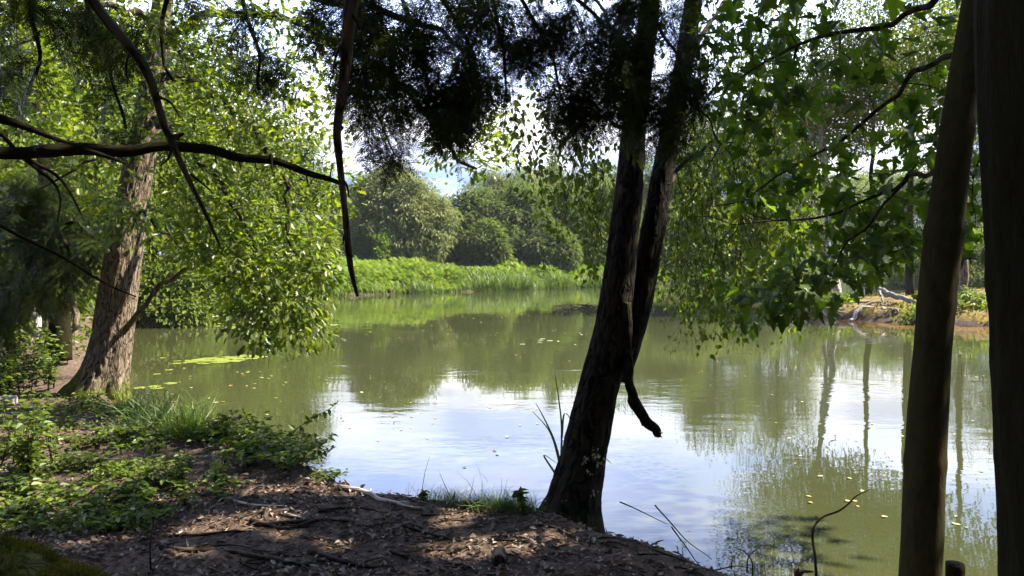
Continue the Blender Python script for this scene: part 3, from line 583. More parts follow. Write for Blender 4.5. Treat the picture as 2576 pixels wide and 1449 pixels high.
yewclump([(0, 0), (140, 0), (130, 160), (60, 260), (0, 200)], 34, 3.0, 3.6)
yewclump([(150, 20), (330, 20), (340, 240), (330, 330), (280, 330), (200, 240)], 30, 3.2, 3.8)
yewclump([(560, 0), (720, 0), (720, 160), (680, 230), (600, 180)], 24, 3.3, 3.8)
yewclump([(330, 0), (560, 0), (480, 200), (380, 170)], 14, 3.4, 3.9)
yewclump([(290, 300), (330, 300), (330, 345), (300, 350)], 4, 3.3, 3.5, .15)
yewclump([(-60, -110), (1800, -110), (1700, -400), (-60, -400)], 420, 3.0, 4.4, .14)
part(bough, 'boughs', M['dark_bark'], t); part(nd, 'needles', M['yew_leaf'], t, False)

# ------------------------------------------------------------------ maple and dark trunk on the right
t = thing('maple_tree', 'slender smooth maple trunk leaning right with broad dark leaves over the water', 'tree', (1.72, 3.2, 0))
A_ = px_path([(2308, 1600, 3.2), (2316, 1440, 3.2), (2328, 1150, 3.22), (2345, 880, 3.25), (2366, 640, 3.3), (2392, 440, 3.33), (2420, 240, 3.36), (2440, 100, 3.4), (2462, -60, 3.42), (2500, -400, 3.5), (2560, -1000, 3.7), (2600, -1700, 4.0)])
wd = np.array([106, 98, 90, 82, 88, 80, 74, 68, 62, 52, 40, 26]) / 2 / F * 3.25
def knots(seed, sp):
    base = trunk_disp(seed, .04, 26, .12, None, 4, .1)
    def f(TH, TT, bk):
        d = base(TH, TT, bk)
        for s_, a_ in sp: d = d + a_ * np.exp(-((TT - s_) / .03) ** 2)
        return d
    return f
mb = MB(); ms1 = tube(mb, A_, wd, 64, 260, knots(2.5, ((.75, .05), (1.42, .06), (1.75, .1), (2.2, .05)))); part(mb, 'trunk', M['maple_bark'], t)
tw = MB(); lf = MB(); nodes = []
for L_, r in (([(2432, 130, 3.4), (2340, 160, 3.7), (2240, 250, 4.0), (2140, 340, 4.2), (2020, 400, 4.3), (1900, 480, 4.4), (1800, 520, 4.5)], .016),
              ([(2400, -100, 3.4), (2340, 10, 3.7), (2190, 75, 4.0), (2020, 105, 4.3), (1900, 170, 4.5), (1800, 240, 4.7)], .02),
              ([(2395, 420, 3.34), (2290, 450, 3.8), (2130, 530, 4.2), (1990, 548, 4.5), (1880, 530, 4.7)], .014), ([(2290, 450, 3.8), (2180, 570, 3.9), (2080, 680, 4.0), (1960, 740, 4.1), (1860, 770, 4.2)], .008),
              ([(2010, 110, 4.2), (1980, 200, 4.3), (1910, 300, 4.4), (1820, 360, 4.5)], .009), ([(1735, 250, 4.6), (1800, 330, 4.6), (1850, 430, 4.6), (1865, 480, 4.6)], .008), ([(1990, 550, 4.4), (1830, 560, 4.5), (1740, 540, 4.6)], .005),
              ([(2360, 700, 3.3), (2440, 660, 3.6), (2500, 600, 3.9)], .008), ([(2460, -60, 3.42), (2480, 140, 3.8), (2470, 380, 4.2), (2450, 560, 4.4)], .01)):
    nodes += list(tube(tw, px_path(L_), np.linspace(r, r * .2, len(L_)), 6, 22, jitter=.05))
def mbush(poly, n, d0, d1, K=8, size=.088, tl=None): bush(poly, int(n * 1.45), d0, d1, K, size, MAPLE, .16, .1, .35, 1.0, tl, .004, .05)
mbush([(1780, 60), (2000, 20), (2330, 20), (2390, 120), (2300, 300), (2200, 420), (2050, 420), (1950, 300), (1830, 220)], 44, 3.9, 5.0)
mbush([(1830, 240), (2000, 300), (2200, 420), (2300, 520), (2160, 560), (2000, 480), (1880, 500), (1800, 400)], 30, 4.0, 5.0)
mbush([(1980, 520), (2200, 500), (2330, 560), (2300, 680), (2150, 700), (2040, 740), (1960, 780), (1840, 760), (1880, 690), (2000, 650)], 26, 3.8, 4.7)
mbush([(1920, 730), (2010, 740), (2000, 800), (1940, 790)], 5, 3.9, 4.2, 3)
mbush([(2330, 300), (2400, 200), (2380, 420), (2330, 560), (2250, 470)], 12, 3.8, 4.8)
mbush([(2440, 100), (2490, 100), (2490, 640), (2430, 640)], 9, 3.9, 4.8)
mbush([(1700, 20), (1830, 20), (1830, 140), (1720, 120)], 6, 4.6, 5.2)
# crown above the frame, shading the near bank
mbush([(1650, -30), (2500, -30), (2600, -450), (1600, -450)], 50, 3.8, 5.6, 8, .13)
for c0, r0 in (((2.2, 3.5, 4.6), .03), ((2.4, 3.7, 5.5), .03)):
    pass
top = A_[-1]
for e in ((3.6, 5.0, 6.4), (4.8, 5.8, 7.2), (5.6, 6.6, 6.4), (3.0, 6.0, 7.4), (6.4, 5.6, 7.6), (4.4, 4.4, 8.2), (2.4, 4.6, 6.4)):
    nodes += list(tube(tw, [A_[-2], (A_[-2] + np.array(e)) / 2 + [0, 0, .4], e], [.03, .02, .008], 6, 14))
C = np.array([5.2, 5.9, 7.2]) + nz(rng.normal(size=(520, 3))) * (rng.random((520, 1)) ** .4) * [2.7, 2.5, 1.7]
D = connect(tw, nodes, C, .005, 3, .05, 2.5); leaves(lf, MAPLE, C, D, 13, .25, .2, .15, .3, 1.0)
part(tw, 'limbs', M['twig_bark'], t); part(lf, 'foliage', M['maple_leaf'], t, False)

t = thing('beech_tree', 'thick straight dark trunk filling the right edge of the view', 'tree', (1.62, 2.2, 0))
A_ = np.array([(1.76, 2.25, -.1), (1.735, 2.25, .5), (1.69, 2.25, 1.1), (1.655, 2.25, 1.6), (1.60, 2.25, 2.4), (1.58, 2.25, 3.6), (1.62, 2.3, 5.5), (1.7, 2.4, 8)])
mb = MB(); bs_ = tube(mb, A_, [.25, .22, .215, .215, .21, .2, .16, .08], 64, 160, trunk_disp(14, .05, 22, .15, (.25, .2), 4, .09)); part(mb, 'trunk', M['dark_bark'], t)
tw = MB(); lf = MB(); nodes = []
for e in ((3.4, 2.6, 6.4), (2.8, 4.2, 6.8), (4.6, 3.4, 7.4), (.6, 3.2, 6.8), (3, .6, 7), (5.2, 2.2, 8)):
    a = np.array([1.6, 2.3, 4.6]); nodes += list(tube(tw, [a, (a + np.array(e)) / 2 + [0, 0, .35], e], [.05, .03, .01], 6, 14))
C = np.array([4.0, 2.9, 7.0]) + nz(rng.normal(size=(460, 3))) * (rng.random((460, 1)) ** .4) * [3.4, 2.6, 1.8]
D = connect(tw, nodes, C, .006, 3, .05, 2.5); leaves(lf, OVATE, C, D, 14, .25, .2, .13, .2, 1.0)
part(tw, 'limbs', M['twig_bark'], t); part(lf, 'foliage', M['maple_leaf'], t, False)

# ------------------------------------------------------------------ trees farther off
def crown_tree(name, label, cat, x, y, h, lobes, leafmat, barkmat, ncl, K, size, spread, trunk_r, group=None, tm=SIMPLE, droop=.3, tone=(.2, .8), lean=(0, 0), zb=None, up=.8, limbs=12, shell=.28, tw_r=.02, ragged=0, jit=.5):
    """lobes: list of (dx, dy, z, rx, ry, rz) ellipsoids above the base"""
    z0 = float(gz(np.array([x]), np.array([y]))[0]) if zb is None else zb
    if ragged:
        l0 = lobes[0]; q = nz(rng.normal(size=(ragged, 3)) * [1, .7, 1]); q[:, 1] -= .3; q = nz(q)
        for v in q: f = rng.uniform(.16, .34); lobes = lobes + [(l0[0] + v[0] * l0[3] * .85, l0[1] + v[1] * l0[4] * .8, l0[2] + abs(v[2]) ** .7 * np.sign(v[2]) * l0[5] * rng.uniform(.7, 1.0), l0[3] * f, l0[4] * f, l0[5] * f * .9)]
    t = thing(name, label, cat, (x, y, z0), group)
    tr = MB(); lf_ = MB()
    tp = [(x, y, z0 - .1), (x + lean[0] * .3, y + lean[1] * .3, z0 + h * .33), (x + lean[0] * .7, y + lean[1] * .7, z0 + h * .66), (x + lean[0], y + lean[1], z0 + h * .96)]
    nd_ = list(tube(tr, tp, [trunk_r * 1.2, trunk_r * .8, trunk_r * .5, trunk_r * .12], 10, 24, trunk_disp(x, .06, 10, .2), jitter=.15))[6:]
    vol = np.array([l[3] * l[4] * l[5] for l in lobes]) ** .67; w = np.random.default_rng(int(abs(x * 37 + y))).choice(len(lobes), ncl, p=vol / vol.sum())
    Lb = np.array(lobes)[w]; dirs = nz(rng.normal(size=(ncl, 3))); rad = rng.random((ncl, 1)) ** shell
    wob = .66 + .4 * vn(dirs * 2.6 + x)[:, None] + .3 * vn(dirs * 7 + x)[:, None]
    C = np.array([x, y, z0]) + Lb[:, :3] + dirs * rad * wob * Lb[:, 3:]
    C = C[C[:, 2] > z0 + .15]
    if limbs:
        q = C[rng.choice(len(C), min(limbs, len(C)), replace=False)]; ndA = np.array(nd_)
        for e in q:
            cand = ndA[(ndA[:, 2] < e[2] + .2)]; cand = cand if len(cand) else ndA[:1]
            a = cand[np.argmin(np.linalg.norm(cand - e, axis=1))]; tube(tr, [a, (a + e) / 2 + [0, 0, .1 * np.linalg.norm(e - a)], e], [tw_r * 1.6, tw_r, tw_r * .3], 5, 8, jitter=.1)
    cen = np.array([x, y, z0 + h * .5]); D = nz(nz(C - cen) + [0, 0, -droop * .5])
    leaves(lf_, tm, C, D, K, spread * 1.3, spread, size, droop, up, rng.uniform(*tone, len(C)), .12, False, jit, 1.0)
    part(tr, 'trunk', barkmat, t); part(lf_, 'crown', leafmat, t, False)
    return t
def far(px, top, hw, d): # position and size from the print
    x = (px - CX) / F * d; return x, d, (HOR - top) / F * d + EYE, hw / F * d
# far bank, middle
x, y, h, w = far(1000, 425, 130, 44)
crown_tree('willow_tree', 'pale rounded willow behind the bracken on the far bank', 'tree', x, y, h, [(0, 0, h * .45, w, w * .8, h * .42), (-.3, 0, h * .72, w * .6, w * .6, h * .28), (w * .3, -.1, h * .35, w * .75, w * .6, h * .34), (-w * .35, -.1, h * .35, w * .75, w * .5, h * .34)], M['far_pale_leaf'], M['dark_bark'], 3600, 14, .24, .13, .2, ragged=16, tm=SPRAY, jit=.35, droop=.35, tone=(.1, .8))
GY = 'dark yews behind the bracken on the far bank'
for k, (px, top, hw, d, lab) in enumerate(((1170, 484, 100, 47.5, 'dark yew just right of the pale willow on the far bank'), (1285, 466, 112, 48, 'broad dark yew in the middle of the far bank, behind the bracken'), (1400, 466, 112, 50, 'dark yew below the spruce tip on the far bank'),
                          (1500, 460, 105, 52, 'dark yew partly behind the left birch stem, far bank'), (1215, 572, 60, 45.5, 'small low yew at the back of the bracken, right of the willow'), (1372, 578, 70, 47, 'smallest low yew at the back of the bracken, under the spruce tip'), (1110, 560, 40, 46, 'narrow dark yew squeezed against the right side of the pale willow'))):
    x, y, h, w = far(px, top, hw, d)
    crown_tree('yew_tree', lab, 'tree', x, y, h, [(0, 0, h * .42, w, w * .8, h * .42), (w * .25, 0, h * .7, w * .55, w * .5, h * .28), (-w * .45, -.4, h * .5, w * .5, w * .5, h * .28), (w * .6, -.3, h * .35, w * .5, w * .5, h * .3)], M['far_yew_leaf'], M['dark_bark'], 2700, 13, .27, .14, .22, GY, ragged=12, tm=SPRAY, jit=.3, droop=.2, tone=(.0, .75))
GP = 'broadleaf trees behind the yews'
for px, top, hw, d, lab, mm in ((1275, 432, 115, 56, 'pale round-topped tree rising behind the middle yews', 'far_pale_leaf'), (1440, 425, 135, 58, 'olive round-topped tree left of the birch stems, above the yews', 'far_leaf'), (1560, 430, 100, 60, 'olive tree seen between and beside the two birch stems', 'far_leaf'),
                                (850, 470, 95, 52, 'dim green tree left of the pale willow, farther back', 'far_yew_leaf'), (760, 455, 80, 50, 'green tree above the bracken behind the hanging oak leaves', 'far_leaf')):
    x, y, h, w = far(px, top, hw, d)
    crown_tree('broadleaf_tree', lab, 'tree', x, y, h, [(0, 0, h * .5, w, w * .8, h * .42), (w * .35, 0, h * .74, w * .5, w * .5, h * .24), (-w * .4, 0, h * .7, w * .5, w * .5, h * .26)], M[mm], M['dark_bark'], 2300, 18, .14, .17, .2, GP, ragged=12)
x, y, h, w = far(1390, 388, 24, 62)
crown_tree('spruce_tree', 'dark narrow spruce tip poking above the far trees', 'tree', x, y, h, [(0, 0, h * .3, w * 2.2, w * 2.2, h * .3), (0, 0, h * .6, w * 1.4, w * 1.4, h * .3), (0, 0, h * .85, w * .8, w * .8, h * .17)], M['far_yew_leaf'], M['dark_bark'], 500, 20, .2, .2, .2, droop=.4)
# right of the birch
GR = 'trees across the water on the right'
for px, top, hw, d, lab, mm in ((1660, 380, 110, 60, 'light green tree just right of the birch stems across the water', 'far_leaf'), (1800, 250, 95, 63, 'green tree behind the hanging birch twigs across the water', 'far_leaf'), (1960, 220, 105, 68, 'pale green tree left of the white birch trunk across the water', 'far_pale_leaf'),
                                (2070, 420, 130, 88, 'yellow green tree behind the white birch trunk', 'far_leaf'), (2330, 390, 150, 92, 'wide green tree behind the sunlit clearing', 'far_leaf'), (2200, 430, 110, 104, 'far green tree at the back of the sunlit clearing', 'far_leaf'), (2500, 200, 130, 84, 'green tree between the maple and the dark right trunk', 'far_leaf'), (1720, 520, 90, 55, 'bushy shrub at the waterline right of the birch stems', 'far_leaf'), (1870, 520, 100, 58, 'bushy shrub at the waterline under the hanging birch twigs', 'far_leaf'), (2020, 560, 80, 80, 'low shrub by the channel left of the fallen birch', 'far_leaf'),
                                (2420, 480, 120, 44, 'round leafy bush behind the moss between the maple and the dark trunk', 'wood_leaf'), (2300, 560, 70, 47, 'smaller leafy bush behind the moss left of the maple', 'far_leaf')):
    x, y, h, w = far(px, top, hw, d)
    crown_tree('broadleaf_tree' if h > 5 else 'leafy_bush', lab, 'tree' if h > 5 else 'bush', x, y, h, [(0, 0, h * .4, w, w * .8, h * .4), (w * .4, 0, h * .72, w * .6, w * .6, h * .26), (-w * .4, 0, h * .66, w * .6, w * .6, h * .3)], M[mm], M['dark_bark'], 1500 if h > 5 else 700, 20, .07 + .0022 * d, .28 if d > 50 else .18, .2, GR, ragged=10)
# peninsula birches
GB = 'slender birches on the mossy peninsula'
for px, d, h, tr_, lab, ln, mt in ((2108, 27.5, 11, .12, 'white-barked birch on the peninsula beside the fallen log', (-1.3, 0), 'white_bark'), (2086, 28.5, 9, .09, 'thin grey birch left of the white-barked one on the peninsula', (-.3, .3), 'white_bark'), (2185, 29, 10, .11, 'upright dark stem at the back of the peninsula, seen against the channel', (.1, 0), 'dark_bark'), (2290, 27, 12, .13, 'birch with dim lower trunk left of the maple on the peninsula', (-.1, 0), 'dark_bark'), (2420, 24, 10, .11, 'birch between the maple and the right trunk on the peninsula', (.2, 0), 'oak_bark')):
    x = (px - CX) / F * d
    crown_tree('birch_tree', lab, 'tree', x, d, h, [(ln[0], 0, h * .78, 2.0, 1.8, h * .24), (ln[0] + 1.4, -.4, h * .8, 1.6, 1.4, h * .2), (ln[0] - 1.5, .3, h * .76, 1.6, 1.4, h * .22)], M['wood_leaf'], M[mt], 640, 18, .11, .24, tr_, GB, BIRCH, .9, (.3, .9), ln, shell=.5, limbs=16)
# left shore woods behind the oak
GL = 'trees along the left shore behind the oak'
for px, top, hw, d, lab, K_ in ((715, 200, 150, 31, 'green tree over the water on the left shore, nearest the bracken', 22), (570, 60, 170, 27, 'leafy tree overhanging the water behind the oak twigs', 22), (430, -60, 170, 23, 'tall leafy tree just right of the oak trunk, farther back', 20), (250, -80, 170, 19, 'tall leafy tree just left of the oak trunk, farther back', 20), (60, -40, 170, 16, 'tall leafy tree at the left edge behind the dark yew', 18), (640, 560, 110, 27, 'low bush leaning over the shaded water on the left shore', 22), (470, 600, 110, 22, 'low bush over the water right of the oak trunk', 20), (20, 420, 150, 14.2, 'dim leafy bush filling the gap behind the shaded yew at the left edge', 20), (140, 560, 120, 15.5, 'shaded bush between the slim pale stems and the oak', 18), (780, 600, 60, 35, 'small bush where the left shore meets the bracken', 20)):
    x, y, h, w = far(px, top, hw, d); sz = .1 + .0022 * d
    crown_tree('broadleaf_tree' if h > 3.5 else 'shore_bush', lab, 'tree' if h > 3.5 else 'bush', x - .5, y, h, [(0, 0, h * .45, w, w * .9, h * .45), (w * .5, -w * .4, h * .3, w * .6, w * .6, h * .28), (w * .3, 0, h * .75, w * .6, w * .6, h * .25), (-w * .5, -.3, h * .6, w * .6, w * .6, h * .35)], M['wood_leaf'], M['dark_bark'], 1300, K_, sz, .2, .15, GL, ragged=8, droop=.4)
GW = 'woodland trees behind the viewpoint'
for k, (x, y, h) in enumerate(((-7, -3, 10), (-3.2, -6.5, 11), (1.2, -4.5, 10), (5, -6, 12), (8.5, -2.5, 11), (-10, 3, 9), (-.5, -10, 12), (9.5, 1.5, 10))):
    crown_tree('broadleaf_tree', 'dense woodland tree standing behind the viewpoint', 'tree', x, y, h, [(0, 0, h * .5, 2.6, 2.4, h * .48), (.5, .3, h * .75, 2.2, 2, h * .25)], M['wood_leaf'], M['dark_bark'], 500, 20, .3, .4, .2, GW)
mb = MB(); V = np.array([(x_, y_, z_) for z_ in (-3.2, 16.0) for y_ in (-130, 910) for x_ in (-410, 410)], float); mb.add(V, [0, 2, 3, 1, 4, 5, 7, 6, 0, 1, 5, 4, 2, 6, 7, 3, 0, 4, 6, 2, 1, 3, 7, 5], [4] * 6)
hm_, t, o = mat('haze'); pv = N(t, 'ShaderNodeVolumePrincipled'); pv.inputs['Color'].default_value = (.9, .95, 1, 1); pv.inputs['Density'].default_value = .00032; link(t, pv.outputs[0], o.inputs['Volume'])
haze = mb.build('haze', hm_, None, False); tag(haze, 'faint summer haze over the pond', 'haze', None, 'stuff')
# shaded yew at the left edge
tt_ = thing('yew_tree', 'black-green shaded yew with drooping sprays at the left edge', 'tree', (-6.6, 10.8, 0))
mb = MB(); tube(mb, px_path([(150, 905, 10.8), (150, 800, 10.8), (140, 680, 10.8), (120, 500, 10.8), (90, 250, 10.8)]), [.16, .13, .12, .1, .04], 24, 50, trunk_disp(21, .08, 20, .2)); part(mb, 'trunk', M['dark_bark'], tt_)
tw = MB(); nd = MB(); nodes = []
for L_ in ([(140, 640, 10.8), (60, 600, 9.6), (-40, 640, 9.0)], [(135, 600, 10.8), (180, 560, 9.8), (240, 600, 9.4)], [(120, 500, 10.8), (60, 470, 9.5), (10, 520, 9)], [(140, 660, 10.8), (100, 680, 9.5), (60, 740, 9.2)], [(130, 560, 10.8), (160, 600, 9.2), (190, 680, 9.0)]):
    nodes += list(tube(tw, px_path(L_), [.04, .025, .008], 6, 14))
C = region([(0, 450), (120, 430), (230, 480), (270, 570), (250, 690), (200, 740), (120, 720), (60, 780), (0, 780)], 150, 8.8, 10.6); D = connect(tw, nodes, C, .006, 3, .05, 2)
leaves(nd, YEW, C, D + [0, 0, -.3], 4, .16, .12, .4, .5, .9, None, .2, True, .3)
C = region([(-200, 700), (120, 700), (60, 880), (-200, 900)], 40, 9.5, 11.5); D = connect(tw, nodes, C, .006, 3, .05, 2); leaves(nd, YEW, C, D + [0, 0, -.3], 4, .16, .12, .4, .5, .9, None, .2, True, .3)
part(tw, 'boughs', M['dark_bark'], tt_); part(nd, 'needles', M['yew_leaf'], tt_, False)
for k, (a, lab) in enumerate(((([(78, 905, 13), (92, 820, 13), (76, 740, 13), (84, 600, 13)]), 'pale crooked hazel stem catching sun at the far left'), (([(128, 900, 13.6), (120, 800, 13.6), (128, 700, 13.6), (120, 560, 13.6)]), 'thin upright hazel stem beside the crooked pale one'), (([(186, 890, 14), (190, 800, 14), (180, 700, 14), (186, 560, 14)]), 'dim slim stem between the yew and the oak'))):
    p_ = px_path(a); mb = MB(); o = thing('hazel_stem', lab, 'tree', tuple(p_[0])); tube(mb, p_, [.07, .06, .05, .03], 14, 50, trunk_disp(k + 30, .06, 20, .2), jitter=.08); part(mb, 'trunk', M['dead_wood' if k == 0 else 'oak_bark'], o)
    tw = MB(); lf = MB(); C = p_[-1] + rng.normal(size=(24, 3)) * [.7, .7, .6]; D = connect(tw, list(p_[1:]), C, .006, 3); leaves(lf, OVATE, C, D, 12, .2, .12, .1, cull=False)
    part(tw, 'twigs', M['twig_bark'], o); part(lf, 'foliage', M['wood_leaf'], o, False)

# ------------------------------------------------------------------ far bank plants
def shore_pts(i0, i1, n, off):
    seg = POND[i0:i1]; L = np.concatenate([[0], np.cumsum(np.linalg.norm(np.diff(seg, axis=0), axis=1))]); u = rng.uniform(0, L[-1], n)
    x = np.interp(u, L, seg[:, 0]); y = np.interp(u, L, seg[:, 1]); k = np.clip(np.searchsorted(L, u) - 1, 0, len(seg) - 2)
    tdir = nz(seg[k + 1] - seg[k]); nrm = np.stack([tdir[:, 1], -tdir[:, 0]], -1)
    q = np.stack([x, y], -1) + nrm * .01; s = np.where(inpoly(POND, q), -1, 1)[:, None]
    return np.stack([x, y], -1) + nrm * s * np.asarray(off)[:, None]
def idx(p): return int(np.argmin(np.hypot(*(POND - p).T)))
i0, i1 = idx((18, 56)), idx((-10.8, 32)) + 1
n = 46000; q = shore_pts(i0, i1, n, .35 + 8.2 * rng.random(n) ** 1.5); z = gz(q[:, 0], q[:, 1])
mb = MB(); az = rng.uniform(0, 6.28, n); tilt = rng.uniform(.5, 1.3, n); d = np.stack([np.cos(az), np.sin(az), tilt], -1)
clump = vn(np.stack([q[:, 0] * .8, q[:, 1] * .8, z * 0], -1))
inst(mb, FERN, np.stack([q[:, 0], q[:, 1], z + .05 + .7 * (.35 + clump) * rng.random(n) * ss(.2, 2.2, np.abs(sdist(q[:, 0], q[:, 1])))], -1), d, np.stack([-np.cos(az) * .6, -np.sin(az) * .6, np.ones(n)], -1), rng.uniform(.22, .42, n), np.clip(.2 + .6 * clump + rng.normal(size=n) * .2, 0, 1))
tag(mb.build('bracken', M['fern_leaf'], None, False), 'bright green bracken covering the far bank', 'bracken', None, 'stuff')
n = 17000; off = np.abs(rng.normal(size=n)) * .45 - .12; q = shore_pts(i0, i1, n, off); z = np.maximum(gz(q[:, 0], q[:, 1]), WL - .15)
cl = vn(np.stack([q[:, 0] * .55, q[:, 1] * .55, z * 0], -1)); kp = rng.random(n) < ss(.36, .56, cl) * .82 + .18; q, z, cl = q[kp], z[kp], cl[kp]; n = len(q)
mb = MB(); inst(mb, BLADE, np.stack([q[:, 0], q[:, 1], z], -1), rng.normal(size=(n, 3)) * .16 + [0, 0, 1], rng.normal(size=(n, 3)) + [0, -.5, .1], rng.uniform(.45, 1.0, n) * (.5 + .8 * cl), rng.random(n))
tag(mb.build('reeds', M['reed_leaf'], None, False), 'pale green reeds and grasses along the far waterline', 'reeds', None, 'stuff')
n = 5000; i2, i3 = idx((18, 56)), idx((40, 80)); q = shore_pts(i3, i2 + 1, n, rng.uniform(-.3, 5, n)); z = np.maximum(gz(q[:, 0], q[:, 1]), WL - .1)
mb = MB(); inst(mb, BLADE, np.stack([q[:, 0], q[:, 1], z], -1), rng.normal(size=(n, 3)) * .2 + [0, 0, 1], rng.normal(size=(n, 3)), rng.uniform(.7, 1.5, n), rng.random(n))
tag(mb.build('channel_reeds', M['reed_leaf'], None, False), 'bright reeds beside the channel behind the peninsula', 'reeds', None, 'stuff')
n = 9000; q = np.stack([rng.uniform(20, 95, n), rng.uniform(80, 135, n)], -1); z = gz(q[:, 0], q[:, 1]); k = z > WL; q, z = q[k], z[k]; n = len(q)
mb = MB(); inst(mb, BLADE, np.stack([q[:, 0], q[:, 1], z], -1), rng.normal(size=(n, 3)) * .3 + [0, 0, 1], rng.normal(size=(n, 3)), rng.uniform(.5, 1.2, n) * 1.5, rng.uniform(.4, 1, n))
tag(mb.build('meadow_grass', M['reed_leaf'], None, False), 'sunlit pale meadow grass beyond the channel', 'grass', None, 'stuff')
x, y, h, w = far(957, 606, 18, 41.5)
crown_tree('sapling', 'small bright green sapling standing in front of the pale willow', 'tree', x, y, h, [(0, 0, h * .75, w, w, h * .25), (.1, 0, h * .55, w * 1.1, w, h * .2)], M['fern_leaf'], M['twig_bark'], 60, 14, .12, .1, .03, limbs=5)
p_ = P(893, 655, 41); mb = MB(); tube(mb, [p_ + [0, 0, -.8], p_, p_ + [.02, 0, .25]], [.05, .05, .048], 10, 14, trunk_disp(3, .05, 20, .2)); o = mb.build('wooden_post', M['dead_wood'], None, True, p_); tag(o, 'short pale wooden post in the bracken left of the willow', 'post')

# peninsula: fallen birch, roots, driftwood, plants
def gp(px, py, d): # ground point below a print position at depth d
    x = (px - CX) / F * d; return np.array([x, d, float(gz(np.array([x]), np.array([float(d)]))[0])])
a, b = P(2100, 694, 27.5), gp(2300, 760, 23.6)
t = thing('fallen_birch', 'bleached fallen birch log propped across the mossy peninsula', 'log', tuple(b))
mb = MB(); tube(mb, [a, a * .66 + b * .34 + [0, 0, .06], a * .33 + b * .67 + [0, 0, .04], b + [0, 0, .05]], [.075, .1, .09, .07], 16, 60, trunk_disp(40, .05, 14, .15), jitter=.1); part(mb, 'log', M['grey_wood'], t)
mb = MB(); m_ = a * .5 + b * .5; tube(mb, [m_, m_ * .5 + gp(2225, 775, 24.2) * .5 + [.1, 0, .1], gp(2225, 775, 24.2)], [.05, .045, .03], 10, 20, jitter=.05); part(mb, 'branch', M['grey_wood'], t)
p_ = gp(2105, 720, 27.4); t = thing('broken_stump', 'pale splintered birch stump under the upper end of the fallen log', 'stump', tuple(p_))
mb = MB(); tube(mb, [p_ + [.1, 0, -.1], p_ + [0, 0, .35], p_ + [-.1, 0, .75]], [.16, .13, .08], 16, 30, trunk_disp(41, .12, 14, .3, (.4, .15))); part(mb, 'trunk', M['white_bark'], t)
GRt = 'weathered roots on the peninsula edge'
for k, (pts, r, lab) in enumerate(((([(2140, 775, 22.6), (2165, 756, 23.2), (2185, 742, 23.6)]), .06, 'sunlit root lump at the tip of the peninsula'), (([(2020, 730, 25.2), (2050, 758, 24.4), (2085, 775, 23.7), (2120, 782, 23.2)]), .09, 'long weathered root running down the peninsula tip'), (([(2015, 742, 25.6), (2045, 772, 24.6), (2070, 790, 24)]), .07, 'lower dark root at the waterline of the peninsula tip'),
      (([(2268, 775, 22), (2300, 790, 21.6), (2330, 805, 21.4)]), .05, 'pale crooked stick on the moss left of the maple'), (([(2220, 765, 22.9), (2245, 768, 22.5), (2262, 780, 22.3)]), .06, 'short grey log lying on the moss of the peninsula'), (([(2300, 812, 21.1), (2350, 815, 20.9), (2390, 826, 20.6)]), .04, 'bare stick at the foot of the mossy bank'))):
    p_ = px_path(pts); zg = gz(p_[:, 0], p_[:, 1]); p_[:, 2] = np.maximum(zg, WL) + r * .6
    mb = MB(); tube(mb, p_, np.linspace(r, r * .6, len(p_)), 12, 30, trunk_disp(50 + k, .15, 12, .3), jitter=.12)
    for q in range(3): e = p_[-1] + rng.normal(size=3) * [.3, .3, .1]; tube(mb, [p_[1], (p_[1] + e) / 2 + [0, 0, .05], e], [r * .5, r * .35, r * .1], 6, 8, jitter=.05)
    o = mb.build('root' if k < 3 else 'driftwood', M['dead_wood'], None, True, p_[0]); tag(o, lab, 'root' if k < 3 else 'driftwood', GRt)
n = 16000; q = np.stack([rng.uniform(8.5, 20, n), rng.uniform(19.5, 32, n)], -1); s_ = sdist(q[:, 0], q[:, 1]); k = (s_ > .25) & (fbm(np.stack([q[:, 0], q[:, 1], q[:, 0] * 0], -1), .9) > .5); q = q[k]; z = gz(q[:, 0], q[:, 1]); n = len(q)
mb = MB(); inst(mb, SIMPLE, np.stack([q[:, 0], q[:, 1], z - .01], -1), rng.normal(size=(n, 3)) + [0, 0, .9], rng.normal(size=(n, 3)) + [0, 0, .5], rng.uniform(.05, .12, n), rng.uniform(.2, 1, n))
tag(mb.build('moss', M['moss'], None, False), 'golden green moss carpeting the peninsula', 'moss', None, 'stuff')
GS = 'leafy shrubs on the peninsula'
for px, py, d, s_, lab in ((2060, 770, 24.4, .6, 'leafy shrub at the tip of the peninsula beside the roots'), (2120, 745, 25.5, .35, 'low leafy plant below the fallen birch log'), (2310, 790, 21.6, .45, 'leafy shrub on the moss just left of the maple'), (2450, 760, 22, .5, 'leafy shrub on the moss between the maple and the dark trunk')):
    p_ = gp(px, py, d); tw = MB(); lf = MB(); o = thing('leafy_shrub', lab, 'shrub', tuple(p_), GS); C = p_ + rng.normal(size=(40, 3)) * [s_ * .5, s_ * .4, s_ * .3] + [0, 0, s_ * .5]; C = C[C[:, 2] > p_[2]]
    D = connect(tw, [p_], C, .006, 3, .1, 2); leaves(lf, OVATE, C, D, 12, .12, .1, .12, cull=False, tone=rng.uniform(.3, 1, len(C))); part(tw, 'stems', M['twig_bark'], o); part(lf, 'foliage', M['herb_leaf'], o, False)
p_ = G(1470, 777, WL); t = thing('twig_heap', 'low heap of dead twigs breaking the water beside the birch trunk', 'twig heap', tuple(p_))
mb = MB()
for k in range(70):
    a = p_ + [rng.normal() * .45, rng.normal() * .35, rng.uniform(-.03, .12)]; v = nz(rng.normal(size=3) * [1, 1, .25]) * rng.uniform(.15, .45); tube(mb, [a - v, a + [0, 0, .03], a + v], [.008, .012, .005], 4, 5)
part(mb, 'twigs', M['twig_bark'], t)

